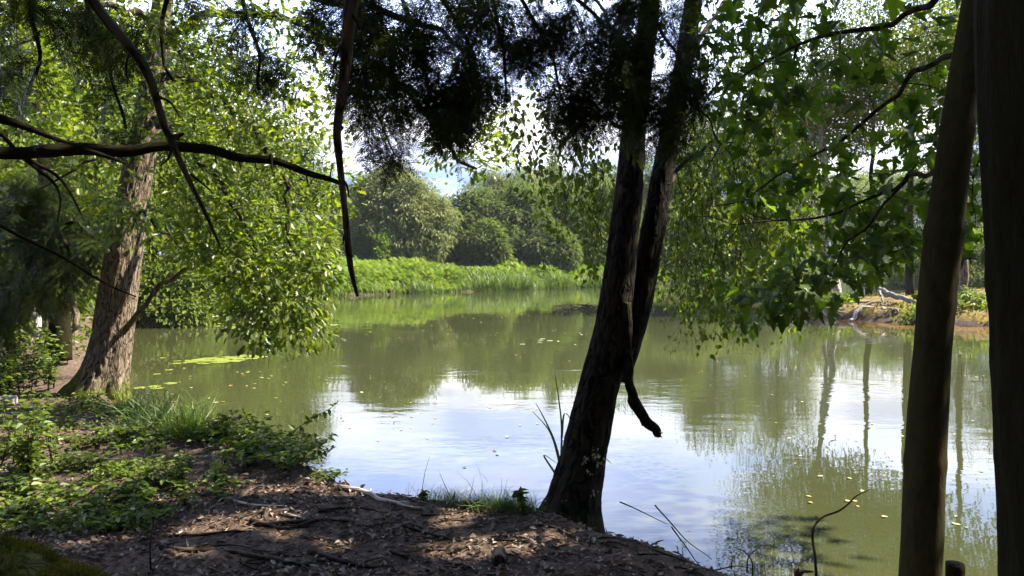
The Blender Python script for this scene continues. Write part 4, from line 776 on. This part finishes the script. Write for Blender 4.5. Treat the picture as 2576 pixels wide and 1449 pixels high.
# ------------------------------------------------------------------ things on the water
def pad_mesh(seed):
    r = np.random.default_rng(seed); th = np.linspace(.25, 2 * math.pi - .25, 18); rr = 1 + .05 * r.normal(size=18)
    V = np.vstack([[0, 0, .002], np.stack([np.cos(th) * rr * .5, np.sin(th) * rr * .5, np.abs(r.normal(size=18)) * .012], -1)])
    m_ = MB(); L = np.concatenate([[0, k, k + 1] for k in range(1, 18)]); m_.add(V, L, np.full(17, 3), r.random()); return m_.mesh('lily_pad', M['pad'])
pads = [pad_mesh(k) for k in range(4)]
def scatter(meshes, name, label, cat, group, pts, s0, s1, z=WL + .006):
    for k, p_ in enumerate(pts):
        o = bpy.data.objects.new(name, meshes[k % len(meshes)]); COL.objects.link(o); s_ = rng.uniform(s0, s1)
        o.location = (p_[0], p_[1], z + .0015 * (k % 5)); o.rotation_euler = (0, 0, rng.uniform(0, 6.28)); o.scale = (s_, s_, s_); tag(o, label, cat, group)
q = samp([(455, 912), (500, 904), (560, 898), (650, 893), (672, 900), (620, 908), (520, 918)], 55); scatter(pads, 'lily_pad', 'yellow green lily pad in the floating patch right of the oak', 'lily pad', 'lily pads in the patch right of the oak', G(q[:, 0], q[:, 1], WL), .14, .27)
q = samp([(480, 815), (600, 810), (900, 815), (880, 825), (520, 828)], 20); scatter(pads, 'lily_pad', 'small lily pad in the scattered row farther out past the oak patch', 'lily pad', 'lily pads in the far row', G(q[:, 0], q[:, 1], WL), .25, .4)
q = samp([(1300, 850), (1380, 850), (1390, 868), (1310, 870)], 5); scatter(pads, 'lily_pad', 'lily pad in the small group left of the birch trunk', 'lily pad', 'lily pads left of the birch', G(q[:, 0], q[:, 1], WL), .1, .18)
q = samp([(350, 880), (450, 905), (430, 990), (340, 990)], 9); scatter(pads, 'lily_pad', 'lone lily pad on the shaded water beside the oak base', 'lily pad', 'lily pads beside the oak', G(q[:, 0], q[:, 1], WL), .12, .2)
def fl_mesh(seed):
    m_ = MB(); r = np.random.default_rng(seed); inst(m_, OVATE if seed % 2 else SIMPLE, np.array([[0, -.5, .02]]), np.array([[0, 1., 0]]), np.array([[0, 0, 1.]]) + r.normal(size=(1, 3)) * .06, 1.0, np.array([r.random()])); 
    m_.V = [v * [1.2, 1, .25] for v in m_.V]; return m_.mesh('floating_leaf', M['float_leaf'], False)
fls = [fl_mesh(k) for k in range(6)]
q = samp([(1900, 860), (2300, 860), (2480, 900), (2490, 1300), (2380, 1420), (2000, 1250), (1700, 950)], 84); scatter(fls, 'floating_leaf', 'fallen yellow leaf floating on the water around the maple trunk', 'fallen leaf', 'floating leaves on the right water', G(q[:, 0], q[:, 1], WL), .028, .06)
q = samp([(720, 880), (1480, 880), (1420, 1150), (1100, 1200), (850, 1100)], 46); scatter(fls, 'floating_leaf', 'tiny fallen leaf floating on the open reflecting water', 'fallen leaf', 'floating leaves on the middle water', G(q[:, 0], q[:, 1], WL), .03, .07)
q = samp([(900, 770), (1480, 790), (1480, 870), (900, 860)], 60); scatter(fls, 'floating_leaf', 'pale speck of leaf floating on the green far water', 'fallen leaf', 'floating leaves on the far water', G(q[:, 0], q[:, 1], WL), .05, .1)
q = samp([(340, 900), (720, 920), (720, 1040), (520, 1060), (400, 1000)], 40); scatter(fls, 'floating_leaf', 'pale leaf floating on the dark water beside the oak', 'fallen leaf', 'floating leaves beside the oak', G(q[:, 0], q[:, 1], WL), .04, .08)

# ------------------------------------------------------------------ near bank: litter, twigs, plants
def on_ground(px, py):
    if np.size(px) <= 60:
        r_ = P(np.ravel(px), np.ravel(py), 1.0); ts = np.linspace(2.4, 16, 420); x_ = r_[:, None, 0] * ts; y_ = np.broadcast_to(ts, x_.shape); h_ = EYE + (r_[:, None, 2] - EYE) * ts - gz(x_, y_)
        k_ = np.argmax(h_ < 0, axis=1); i_ = np.arange(len(k_)); o_ = np.stack([x_[i_, k_], y_[i_, k_], gz(x_[i_, k_], y_[i_, k_])], -1); return o_.reshape(np.shape(px) + (3,))
    p_ = G(px, py, 0.0)
    for _ in range(4): z_ = gz(p_[..., 0], p_[..., 1]); p_ = np.stack([*np.moveaxis(P(px, py, 1.0), -1, 0)], -1); tt = (z_ - EYE) / (p_[..., 2] - EYE); p_ = np.stack([p_[..., 0] * tt, tt, z_], -1)
    return p_
n = 46000; q = np.stack([rng.uniform(-4.5, 1.8, n), 3.2 + 5.8 * rng.random(n) ** 1.5], -1); s_ = sdist(q[:, 0], q[:, 1]); dens = fbm(np.stack([q[:, 0], q[:, 1], q[:, 0] * 0], -1), 1.4)
k = (s_ > .12) & (rng.random(n) < ss(.3, .6, dens) * (.25 + .75 * ss(.6, -.6, q[:, 0]))); q = q[k]; n = len(q); z = gz(q[:, 0], q[:, 1])
mb = MB(); inst(mb, OVATE, np.stack([q[:, 0], q[:, 1], z + rng.uniform(.004, .02, n)], -1), rng.normal(size=(n, 3)) * [1, 1, .25], rng.normal(size=(n, 3)) * .55 + [0, 0, 1], rng.uniform(.01, .05, n), np.clip(rng.beta(1.2, 1.9, n), 0, 1))
tag(mb.build('leaf_litter', M['litter'], None, False), 'dry brown and grey leaf litter over the near bank', 'leaf litter', None, 'stuff')
n = 7000; q = np.stack([rng.uniform(-3, 1.6, n), 3.2 + 2.6 * rng.random(n)], -1); s_ = sdist(q[:, 0], q[:, 1]); q = q[s_ > .1]; n = len(q); z = gz(q[:, 0], q[:, 1])
mb = MB(); inst(mb, LANCE, np.stack([q[:, 0], q[:, 1], z + .006], -1), rng.normal(size=(n, 3)) * [1, 1, .2], rng.normal(size=(n, 3)) * .5 + [0, 0, 1], rng.uniform(.02, .085, n), rng.beta(1.2, 2.5, n))
tag(mb.build('needle_litter', M['litter'], None, False), 'fine stems and needles strewn on the bare near bank', 'plant litter', None, 'stuff')
def stick(pts, r, name, label, cat, group=None, m_='twig_bark', lift=.5, side=2):
    p_ = np.array(pts, float)
    mb = MB(); tube(mb, p_, np.linspace(r, r * .45, len(p_)), 9, 6 * len(p_), trunk_disp(rng.uniform(0, 90), .1, 60, .2), jitter=.02)
    for _ in range(side):
        k = rng.integers(0, len(p_) - 1); a = p_[k]; e = a + nz(p_[k + 1] - a + rng.normal(size=3) * [.15, .15, .02]) * rng.uniform(.06, .18); e[2] = max(e[2], a[2]); tube(mb, [a, (a + e) / 2 + [0, 0, .005], e], [r * .4, r * .3, r * .12], 5, 6)
    o = mb.build(name, M[m_], None, True, p_[0]); return tag(o, label, cat, group)
GT = 'bare sticks lying on the near bank'
for pts, r, lab in (([(850, 1232), (905, 1240), (960, 1258), (1010, 1275), (1066, 1290)], .02, 'pale exposed root running along the sunny lip of the bank'), ([(560, 1262), (600, 1270), (640, 1278), (720, 1280)], .014, 'grey wavy stick at the border between plants and bare soil'), ([(630, 1318), (680, 1325), (740, 1318), (800, 1312)], .02, 'thick broken branch piece in the sun fleck, lower left'), ([(668, 1290), (668, 1312), (690, 1330), (730, 1334)], .018, 'short forked branch crossing the thick broken piece'), ([(750, 1330), (800, 1315), (850, 1312), (890, 1320)], .012, 'dark bent stick right of the forked branch'),
                    ([(720, 1300), (760, 1308), (790, 1318)], .009, 'pale thin stick above the bent dark one'), ([(800, 1292), (880, 1282), (960, 1290), (1000, 1300)], .013, 'long dark stick across the upper bare bank'), ([(350, 1318), (380, 1345), (430, 1355), (560, 1345), (620, 1340)], .013, 'curved dark root at the edge of the plants'), ([(400, 1385), (480, 1390), (600, 1398), (720, 1420), (800, 1430)], .016, 'long dark root near the bottom of the view'), ([(780, 1395), (830, 1412), (900, 1428), (1000, 1432)], .015, 'thick buried root low in the middle'),
                    ([(1010, 1330), (1080, 1348), (1160, 1362), (1240, 1352), (1320, 1348)], .008, 'long thin twig left of the birch base'), ([(1060, 1300), (1120, 1296), (1180, 1294), (1240, 1296)], .007, 'slim twig parallel to the grassy lip'), ([(1350, 1325), (1400, 1335), (1450, 1360), (1480, 1372)], .008, 'twig in the sun fleck below the birch'), ([(1170, 1284), (1200, 1276), (1240, 1280)], .022, 'short weathered wood chunk on the lip left of the birch'), ([(1500, 1335), (1600, 1370), (1700, 1410), (1760, 1432)], .007, 'long twig along the right lip of the bank'), ([(980, 1390), (1040, 1410), (1080, 1432)], .008, 'crooked twig at the bottom middle')):
    a = np.array(pts, float); p_ = on_ground(a[:, 0], a[:, 1]); p_[:, 2] += r * .55; stick(p_, r, 'fallen_stick', lab, 'stick', GT, side=2, m_='dead_wood' if 'pale' in lab or 'grey' in lab else 'twig_bark')
q = samp([(420, 1300), (800, 1250), (1200, 1300), (1600, 1370), (1700, 1440), (400, 1440)], 46)
for px, py in q:
    L_ = rng.uniform(25, 70); an = rng.normal() * .5; a = np.array([[px, py], [px + L_ * math.cos(an), py + L_ * .3 * math.sin(an)], [px + 2 * L_ * math.cos(an + .2), py + L_ * .6 * math.sin(an + .3)]]); a[:, 1] = np.minimum(a[:, 1], 1449)
    p_ = on_ground(a[:, 0], a[:, 1])
    if (sdist(p_[:, 0], p_[:, 1]) < .1).any(): continue
    p_[:, 2] += .006; stick(p_, rng.uniform(.003, .006), 'fallen_twig', 'thin bare twig lying in the litter of the near bank', 'twig', 'thin twigs scattered on the near bank', side=1)
# thin upright dead stems
GU = 'thin dead stems standing on the near bank'
for pts, lab, r in (([(376, 1449, 0), (378, 1370, .25), (382, 1300, .5)], 'thin straight dead stem standing above the mossy log', .005), ([(0, 1180, 0), (20, 1100, .3), (8, 1020, .6)], 'bent dead stem at the far left over the undergrowth', .006)):
    b_ = on_ground(pts[0][0], pts[0][1]); p_ = px_path([(a[0], a[1], b_[1]) for a in pts]); stick(p_, r, 'dead_weed', lab, 'dead stem', GU, side=1)
p_ = on_ground(640, 1095); stick(px_path([(640, 1095, p_[1]), (625, 1060, p_[1]), (608, 1028, p_[1])]), .007, 'dead_weed', 'dark leaning dead stem rising from the brambles over the water', 'dead stem', GU, side=0)
# mossy log lower left, cut log, pale log, stumps
t = thing('mossy_log', 'thick rotten log wrapped in moss in the lower left corner', 'log', (-2.6, 3.75, 0))
ax = np.array([(-4.2, 3.95, -.1), (-3.2, 3.8, -.08), (-2.5, 3.6, -.1), (-1.95, 3.4, -.14), (-1.6, 3.25, -.2)]); mb = MB(); pl = tube(mb, ax, [.3, .3, .28, .22, .1], 40, 80, trunk_disp(60, .05, 8, .3, None, 4, .05)); part(mb, 'log', bark_mat('mossed_bark', (.02, .018, .006), (.05, .05, .01), (.08, .075, .014), 20, .6, 1, .02), t)
n = 36000; u = rng.random(n) ; k = (u * (len(pl) - 2)).astype(int); th = rng.uniform(-.4, 3.5, n); base = pl[k] + (pl[k + 1] - pl[k]) * rng.random((n, 1)); rr = np.interp(u, [0, .3, .6, .85, 1], [.3, .3, .28, .22, .1]) * (1 + .12 * (fbm(base * 3 + th[:, None], 1) - .5) * 4 * .3)
o3 = np.stack([np.cos(th) * .35, np.cos(th) * .95, np.sin(th)], -1); pos = base + o3 * (rr * (rng.uniform(1.0, 1.06, n) + .22 * np.maximum(fbm(base * 9 + np.stack([th, th * 0, th * 2], -1) * 2, 1, 2) - .42, 0)))[:, None]
kp = fbm(pos, 7) > .36; pos, o3 = pos[kp], o3[kp]; n = len(pos); mb = MB(); inst(mb, LANCE, pos, o3 + rng.normal(size=(n, 3)) * .6, rng.normal(size=(n, 3)), rng.uniform(.015, .04, n), np.clip(fbm(pos, 9) * 1.3 - .15 + rng.normal(size=n) * .15, 0, 1)); part(mb, 'moss', M['moss'], t, False)
def logpiece(px, py, v, r, name, label, m_, endcol):
    p_ = on_ground(px, py); v = np.array(v); t = thing(name, label, 'log', tuple(p_)); mb = MB(); a = p_ + [0, 0, r * .7]; tube(mb, [a, a + v * .5, a + v], [r, r * 1.02, r * .95], 24, 20, trunk_disp(px, .07, 20, .3)); part(mb, 'log', M[m_], t)
    mb = MB(); d = nz(v); s_ = nz(np.cross(d, [0, 0, 1])); u_ = np.cross(s_, d); th = np.linspace(0, 6.283, 24, endpoint=False); ring = a - d * .004 + r * .93 * (np.cos(th)[:, None] * s_ + np.sin(th)[:, None] * u_); mb.add(ring, np.arange(24), [24], .9); part(mb, 'cut_end', M[endcol], t, False)
logpiece(545, 1190, (-.12, .3, 0), .05, 'cut_log', 'short cut log with pale end lying among the undergrowth', 'log_bark', 'dead_wood')
logpiece(1255, 1428, (.0, .12, .0), .035, 'cut_log', 'small cut branch stub on the bare soil at the bottom', 'log_bark', 'twig_bark')
logpiece(40, 1020, (-.5, -.15, .02), .06, 'pale_log', 'barkless pale log at the left edge below the oak', 'dead_wood', 'dead_wood')
p_ = P(2402, 1440, 4.1); t = thing('tree_stump', 'short wooden stump standing in the water right of the maple trunk', 'stump', (p_[0], p_[1], WL)); mb = MB(); tube(mb, [(p_[0], p_[1], -.9), (p_[0], p_[1], -.3), p_ + [0, 0, .05]], [.055, .05, .045], 20, 40, trunk_disp(70, .12, 30, .2)); part(mb, 'trunk', M['dark_bark'], t)
p_ = P(2005, 1452, 4.05); mb = MB()
for k in range(5): e = p_ + [rng.normal() * .03, rng.normal() * .03, rng.uniform(.02, .06)]; tube(mb, [p_ + [rng.normal() * .02, 0, -.3], p_, e], [.02, .016, .004], 6, 8)
o = mb.build('broken_stump', M['twig_bark'], None, True, p_); tag(o, 'splintered stump tip at the bottom edge left of the maple', 'stump')
# bare branch rising from the water, tangle of dead twigs
mb = MB(); tube(mb, px_path([(2056, 1470, 4.3), (2052, 1400, 4.35), (2045, 1340, 4.4), (2062, 1310, 4.45), (2105, 1288, 4.5), (2135, 1265, 4.5), (2155, 1248, 4.55), (2192, 1232, 4.6)]), np.array([.009, .008, .007, .006, .006, .005, .004, .0015]), 7, 40, jitter=.015)
tube(mb, px_path([(2062, 1310, 4.45), (2050, 1296, 4.45)]), [.004, .0015], 5, 5); o = mb.build('bare_branch', M['twig_bark'], None, True, P(2056, 1470, 4.3)); tag(o, 'thin crooked bare branch rising from the water left of the maple', 'branch')
t = thing('dead_twig_tangle', 'tangle of dead curled twigs at the foot of the right bank', 'dead twigs', tuple(P(1840, 1440, 4.1))); mb = MB()
for L_ in ([(1895, 1449, 4.05), (1890, 1410, 4.1), (1868, 1385, 4.1), (1850, 1380, 4.1)], [(1760, 1449, 4.1), (1800, 1432, 4.1), (1850, 1424, 4.1), (1905, 1434, 4.1)], [(1690, 1325, 4.5), (1720, 1370, 4.4), (1760, 1420, 4.3), (1800, 1449, 4.2)], [(1648, 1270, 4.6), (1690, 1320, 4.5), (1740, 1370, 4.4), (1790, 1410, 4.3)], [(1880, 1440, 4.1), (1882, 1400, 4.1), (1900, 1380, 4.1)], [(1840, 1430, 4.1), (1842, 1405, 4.1)], [(1560, 1262, 4.7), (1600, 1280, 4.6), (1680, 1320, 4.5)]):
    tube(mb, px_path(L_), np.linspace(.005, .002, len(L_)), 5, 16, jitter=.02)
part(mb, 'twigs', M['twig_bark'], t)
# ---- plants: prototypes then copies
def herb(seed, n_st, h, leaf, per, tm=OVATE, spread=.12):
    global rng
    keep = rng; rng = np.random.default_rng(seed); st = MB(); lf_ = MB()
    for k in range(n_st):
        az_ = rng.uniform(0, 6.28); ln = rng.uniform(.5, 1) * h; e = np.array([math.cos(az_) * spread * rng.uniform(.3, 1.6), math.sin(az_) * spread * rng.uniform(.3, 1.6), ln]); mid = e * [.3, .3, .6]
        pts = np.array([(0, 0, -.02), mid, e]); c_ = tube(st, pts, [.0025, .002, .001], 4, 8)
        u = rng.integers(2, 8, per); p_ = c_[u]; a2 = rng.uniform(0, 6.28, per); d = np.stack([np.cos(a2), np.sin(a2), rng.uniform(-.3, .5, per)], -1)
        inst(lf_, tm, p_ + d * .01, d, rng.normal(size=(per, 3)) * .35 + [0, 0, 1], leaf * rng.uniform(.6, 1.2, per), np.clip(rng.uniform(.2, .8) + rng.normal(size=per) * .2, 0, 1))
    rng = keep
    return st.mesh('stems', M['twig_bark']), lf_.mesh('foliage', M['herb_leaf'], False)
protos = [herb(100 + k, 6, .1, .05, 5) for k in range(4)]; tall = [herb(120 + k, 7, .42, .06, 10, OVATE, .1) for k in range(3)]; brm = [herb(140 + k, 8, .17, .055, 9, OVATE, .22) for k in range(3)]
def place(pr, name, label, cat, group, px, py, s0=.8, s1=1.25):
    p_ = on_ground(np.array([px]), np.array([py]))[0]
    if sdist(p_[0:1], p_[1:2])[0] < .03: return
    o = thing(name, label, cat, tuple(p_), group); o.rotation_euler = (0, 0, rng.uniform(0, 6.28)); s_ = rng.uniform(s0, s1); o.scale = (s_, s_, s_)
    for nm, me, in (('stems', pr[0]), ('foliage', pr[1])): c_ = bpy.data.objects.new(nm, me); COL.objects.link(c_); c_.parent = o
for px, py in samp([(0, 1060), (220, 1080), (420, 1140), (560, 1190), (700, 1215), (620, 1260), (500, 1290), (420, 1330), (250, 1345), (0, 1330)], 80):
    place(protos[rng.integers(4)], 'low_plant', 'low broad-leaved green plant in the undergrowth of the left bank', 'plant', 'low green plants of the left undergrowth', px, py)
for px, py in samp([(200, 990), (420, 1020), (500, 1080), (620, 1130), (300, 1120), (150, 1040)], 40):
    place(protos[rng.integers(4)], 'low_plant', 'low green plant on the ground between the oak and the pond edge', 'plant', 'low green plants near the oak', px, py)
for px, py in samp([(20, 1100), (150, 1110), (160, 1210), (40, 1220)], 12): place(tall[rng.integers(3)], 'nettle_plant', 'sunlit upright leafy plant in the bright clump at the left edge', 'plant', 'upright plants in the left clump', px, py, .8, 1.1)
for px, py in samp([(0, 910), (200, 900), (190, 960), (60, 1010), (0, 1010)], 30): place(tall[rng.integers(3)], 'nettle_plant', 'leafy plant at the foot of the oak on its left', 'plant', 'leafy plants left of the oak foot', px, py, .9, 1.4)
for px, py in samp([(520, 1090), (700, 1105), (800, 1135), (870, 1180), (760, 1195), (640, 1180), (540, 1140)], 36): place(brm[rng.integers(3)], 'bramble_bush', 'dark leafy bramble clump on the lip of the left bank', 'bramble', 'brambles on the lip of the left bank', px, py, .8, 1.2)
place(tall[0], 'herb_plant', 'bright leafy seedling standing alone among the low undergrowth', 'plant', None, 458, 1235, .8, .9)
for px, py in samp([(780, 1205), (880, 1195), (900, 1215), (820, 1225)], 6): place(protos[rng.integers(4)], 'low_plant', 'bright green plant on the sunny lip of the bank', 'plant', 'bright plants on the sunny lip', px, py, .7, 1)
# undergrowth fill
n = 9000; q = samp([(0, 1000), (240, 1000), (520, 1100), (700, 1180), (620, 1240), (480, 1290), (380, 1340), (0, 1345)], n); p_ = on_ground(q[:, 0], q[:, 1]); k = (sdist(p_[:, 0], p_[:, 1]) > .05) & (fbm(p_, 2.2) > .6); p_ = p_[k]; n = len(p_)
mb = MB(); inst(mb, OVATE, p_ + np.stack([rng.normal(size=n) * .02, rng.normal(size=n) * .05, rng.uniform(.005, .05, n)], -1), rng.normal(size=(n, 3)) * [1, 1, .3], rng.normal(size=(n, 3)) * .4 + [0, 0, 1], rng.uniform(.018, .045, n), np.clip(fbm(p_, 2.5) + rng.normal(size=n) * .2, 0, 1))
tag(mb.build('ground_cover', M['herb_leaf'], None, False), 'small green leaves carpeting the left bank', 'ground cover', None, 'stuff')
# woodland floor cover beyond the oak
n = 14000; q = np.stack([rng.uniform(-16, -4, n), rng.uniform(8.5, 26, n)], -1); s_ = sdist(q[:, 0], q[:, 1]); k = (s_ > .1) & (fbm(np.stack([q[:, 0], q[:, 1], s_ * 0], -1), .8) > .45); q = q[k]; n = len(q); z = gz(q[:, 0], q[:, 1])
mb = MB(); inst(mb, OVATE, np.stack([q[:, 0], q[:, 1], z + rng.uniform(.02, .35, n)], -1), rng.normal(size=(n, 3)) * [1, 1, .4], rng.normal(size=(n, 3)) * .5 + [0, 0, 1], rng.uniform(.06, .13, n), rng.random(n))
tag(mb.build('woodland_undergrowth', M['herb_leaf'], None, False), 'leafy undergrowth under the trees of the left shore', 'undergrowth', None, 'stuff')
# grasses
def tuft(px, py, n, h, tm, spread, name, label, cat='grass tuft', group=None, m_='grass_leaf', lean=.35):
    p_ = on_ground(np.array([px]), np.array([py]))[0]; mb = MB(); b_ = p_ + rng.normal(size=(n, 3)) * [spread, spread, 0]; b_[:, 2] = np.maximum(gz(b_[:, 0], b_[:, 1]), WL - .1) - .01
    inst(mb, tm, b_, (b_ - p_) * 1.2 + rng.normal(size=(n, 3)) * lean + [0, 0, 1], rng.normal(size=(n, 3)), h * rng.uniform(.4, 1.1, n), rng.random(n)); o = mb.build(name, M[m_], None, False, p_); return tag(o, label, cat, group)
tuft(415, 1075, 420, .42, BLADE2, .16, 'grass_tuft', 'tall arching grass tuft on the bank right of the oak base'); tuft(470, 1100, 120, .3, BLADE, .08, 'grass_tuft', 'bright yellow green grass tuft beside the arching one', 'grass tuft', None, 'fern_leaf')
tuft(320, 1030, 160, .35, BLADE2, .14, 'grass_tuft', 'thin grass tuft between the oak base and the water')
tuft(1545, 1315, 150, .3, BLADE2, .09, 'grass_tuft', 'arching grass tuft against the right foot of the birch'); tuft(1600, 1345, 110, .24, BLADE2, .1, 'grass_tuft', 'sparse grass tuft on the lip right of the birch')
tuft(1510, 1300, 26, .3, BLADE, .05, 'grass_tuft', 'broad-bladed grass clump beside the right root of the birch')
n = 5200; u = rng.random(n); gx_ = np.array([1010, 1060, 1120, 1200, 1280, 1345]); gy_ = np.array([1238, 1250, 1264, 1276, 1286, 1292]); pq = on_ground(1010 + 335 * u, np.interp(1010 + 335 * u, gx_, gy_) - 2 + rng.normal(size=n) * 5); xq, yq = pq[:, 0], pq[:, 1] + np.abs(rng.normal(size=n)) * .05; k = (sdist(xq, yq) > -.1) & (yq < 6.3); xq, yq = xq[k], yq[k]; n = len(xq); z = np.maximum(gz(xq, yq), WL)
mb = MB(); inst(mb, BLADE2, np.stack([xq, yq, z - .005], -1), rng.normal(size=(n, 3)) * .6 + [0, .1, .8], rng.normal(size=(n, 3)), rng.uniform(.05, .14, n), rng.random(n)); tag(mb.build('lip_grass', M['grass_leaf'], None, False), 'short fine grass along the bank lip left of the birch', 'grass', None, 'stuff')
for px, py, n_, h_, lab in ((1150, 1268, 22, .28, 'wispy seeding grass on the lip, farther from the birch'), (1265, 1283, 26, .28, 'wispy seeding grass on the lip, near the birch foot')): tuft(px, py, n_, h_, BLADE2, .1, 'wispy_grass', lab, 'grass tuft', 'wispy grass on the lip', 'reed_leaf', .3)
# rush blades behind the birch
t = thing('rush_plant', 'few long dark rush blades rising from the water left of the birch trunk', 'rush', tuple(P(1410, 1200, 5.3))); bl = MB()
for L_ in ([(1415, 1190, 5.3), (1395, 1110, 5.3), (1365, 1045, 5.3), (1348, 1015, 5.3)], [(1412, 1180, 5.3), (1385, 1090, 5.3), (1340, 1035, 5.3)], [(1410, 1190, 5.35), (1413, 1080, 5.35), (1405, 1000, 5.35), (1396, 942, 5.35)], [(1413, 1100, 5.35), (1420, 1040, 5.35), (1440, 1060, 5.35)], [(1396, 1190, 5.3), (1368, 1145, 5.3), (1400, 1165, 5.3)], [(1420, 1150, 5.3), (1428, 1090, 5.3), (1442, 1050, 5.3)], [(1500, 1130, 5.3), (1520, 1150, 5.3), (1538, 1166, 5.3)]):
    p_, r_, _ = spline(px_path(L_), np.linspace(.009, .002, len(L_)), 14); s_ = np.array([1, .25, .1]); V = np.empty((28, 3)); V[0::2] = p_ - s_ * r_[:, None]; V[1::2] = p_ + s_ * r_[:, None]; bl.add(V, np.concatenate([[2 * k, 2 * k + 1, 2 * k + 3, 2 * k + 2] for k in range(13)]), np.full(13, 4), .1)
part(bl, 'blade', M['grass_leaf'], t, False)
# arching bramble shoot and waterside herbs
t = thing('bramble_shoot', 'long arching bramble shoot reaching over the water from the left bank', 'bramble', tuple(on_ground(np.array([700]), np.array([1110]))[0])); st = MB(); lf = MB()
c_ = tube(st, px_path([(690, 1120, 6.9), (740, 1082, 6.8), (790, 1050, 6.7), (830, 1028, 6.65), (852, 1008, 6.6)]), [.005, .004, .0035, .003, .0015], 5, 30); 
for k in range(4, 29, 2):
    d = nz(rng.normal(size=(2, 3)) + [0, 0, -.4]); inst(lf, OVATE, np.repeat(c_[k:k + 1], 2, 0), d, rng.normal(size=(2, 3)) + [0, 0, .6], rng.uniform(.06, .11, 2) * (1 - .5 * k / 30), rng.uniform(0, .6, 2))
c2 = tube(st, px_path([(720, 1100, 6.8), (770, 1090, 6.6), (800, 1110, 6.5), (800, 1150, 6.4)]), [.004, .003, .002, .001], 5, 20)
for k in range(3, 19, 2): d = nz(rng.normal(size=(2, 3)) + [0, 0, -.4]); inst(lf, OVATE, np.repeat(c2[k:k + 1], 2, 0), d, rng.normal(size=(2, 3)) + [0, 0, .6], rng.uniform(.05, .09, 2), rng.uniform(0, .6, 2))
part(st, 'stem', M['twig_bark'], t); part(lf, 'foliage', M['herb_leaf'], t, False)
GH = 'slender herbs at the water edge'
for px, py0, py1, lab, lean in ((985, 1228, 1140, 'tallest slender loosestrife on the sunny lip of the bank', 0), (968, 1226, 1185, 'reddish short herb beside the tallest loosestrife', -6), (1036, 1250, 1180, 'slender lone herb right of the loosestrife pair', 8), (1062, 1262, 1235, 'tiny leafy herb lowest along the lip', 4), (1318, 1292, 1235, 'heart-leaved small herb left of the birch foot', -12), (1512, 1300, 1175, 'thin trailing leafy stem against the right side of the birch', 4), (880, 1210, 1160, 'leaning leafy herb right of the brambles', 20), (830, 1195, 1130, 'red-tipped leafy herb at the end of the brambles', 14), (935, 1225, 1170, 'bare branching dry stem on the sunny lip', 25)):
    b_ = on_ground(np.array([px]), np.array([py0]))[0]; dd = b_[1]; t = thing('waterside_herb', lab, 'herb', tuple(b_), GH); st = MB(); lf = MB()
    c_ = tube(st, px_path([(px, py0, dd), (px + lean * .4, (py0 + py1) / 2, dd), (px + lean, py1, dd)]), [.003, .002, .001], 4, 24)
    if 'bare' in lab:
        for k in (8, 14, 18): tube(st, [c_[k], c_[k] + [.05, .02, .06], c_[k] + [.09, 0, .13]], [.0015, .001, .0007], 3, 6)
    else:
        for k in range(3, 24): d = nz(rng.normal(size=(2, 3)) * [1, 1, .4] + [0, 0, .2]); inst(lf, LANCE if 'loosestrife' in lab or 'lone' in lab else OVATE, np.repeat(c_[k:k + 1], 2, 0), d, rng.normal(size=(2, 3)) * .5 + [0, 0, 1], rng.uniform(.025, .05, 2) * (1.3 if 'heart' in lab else 1), rng.uniform(0, .7, 2))
        part(lf, 'foliage', M['herb_leaf'], t, False)
    part(st, 'stem', M['twig_bark'], t)
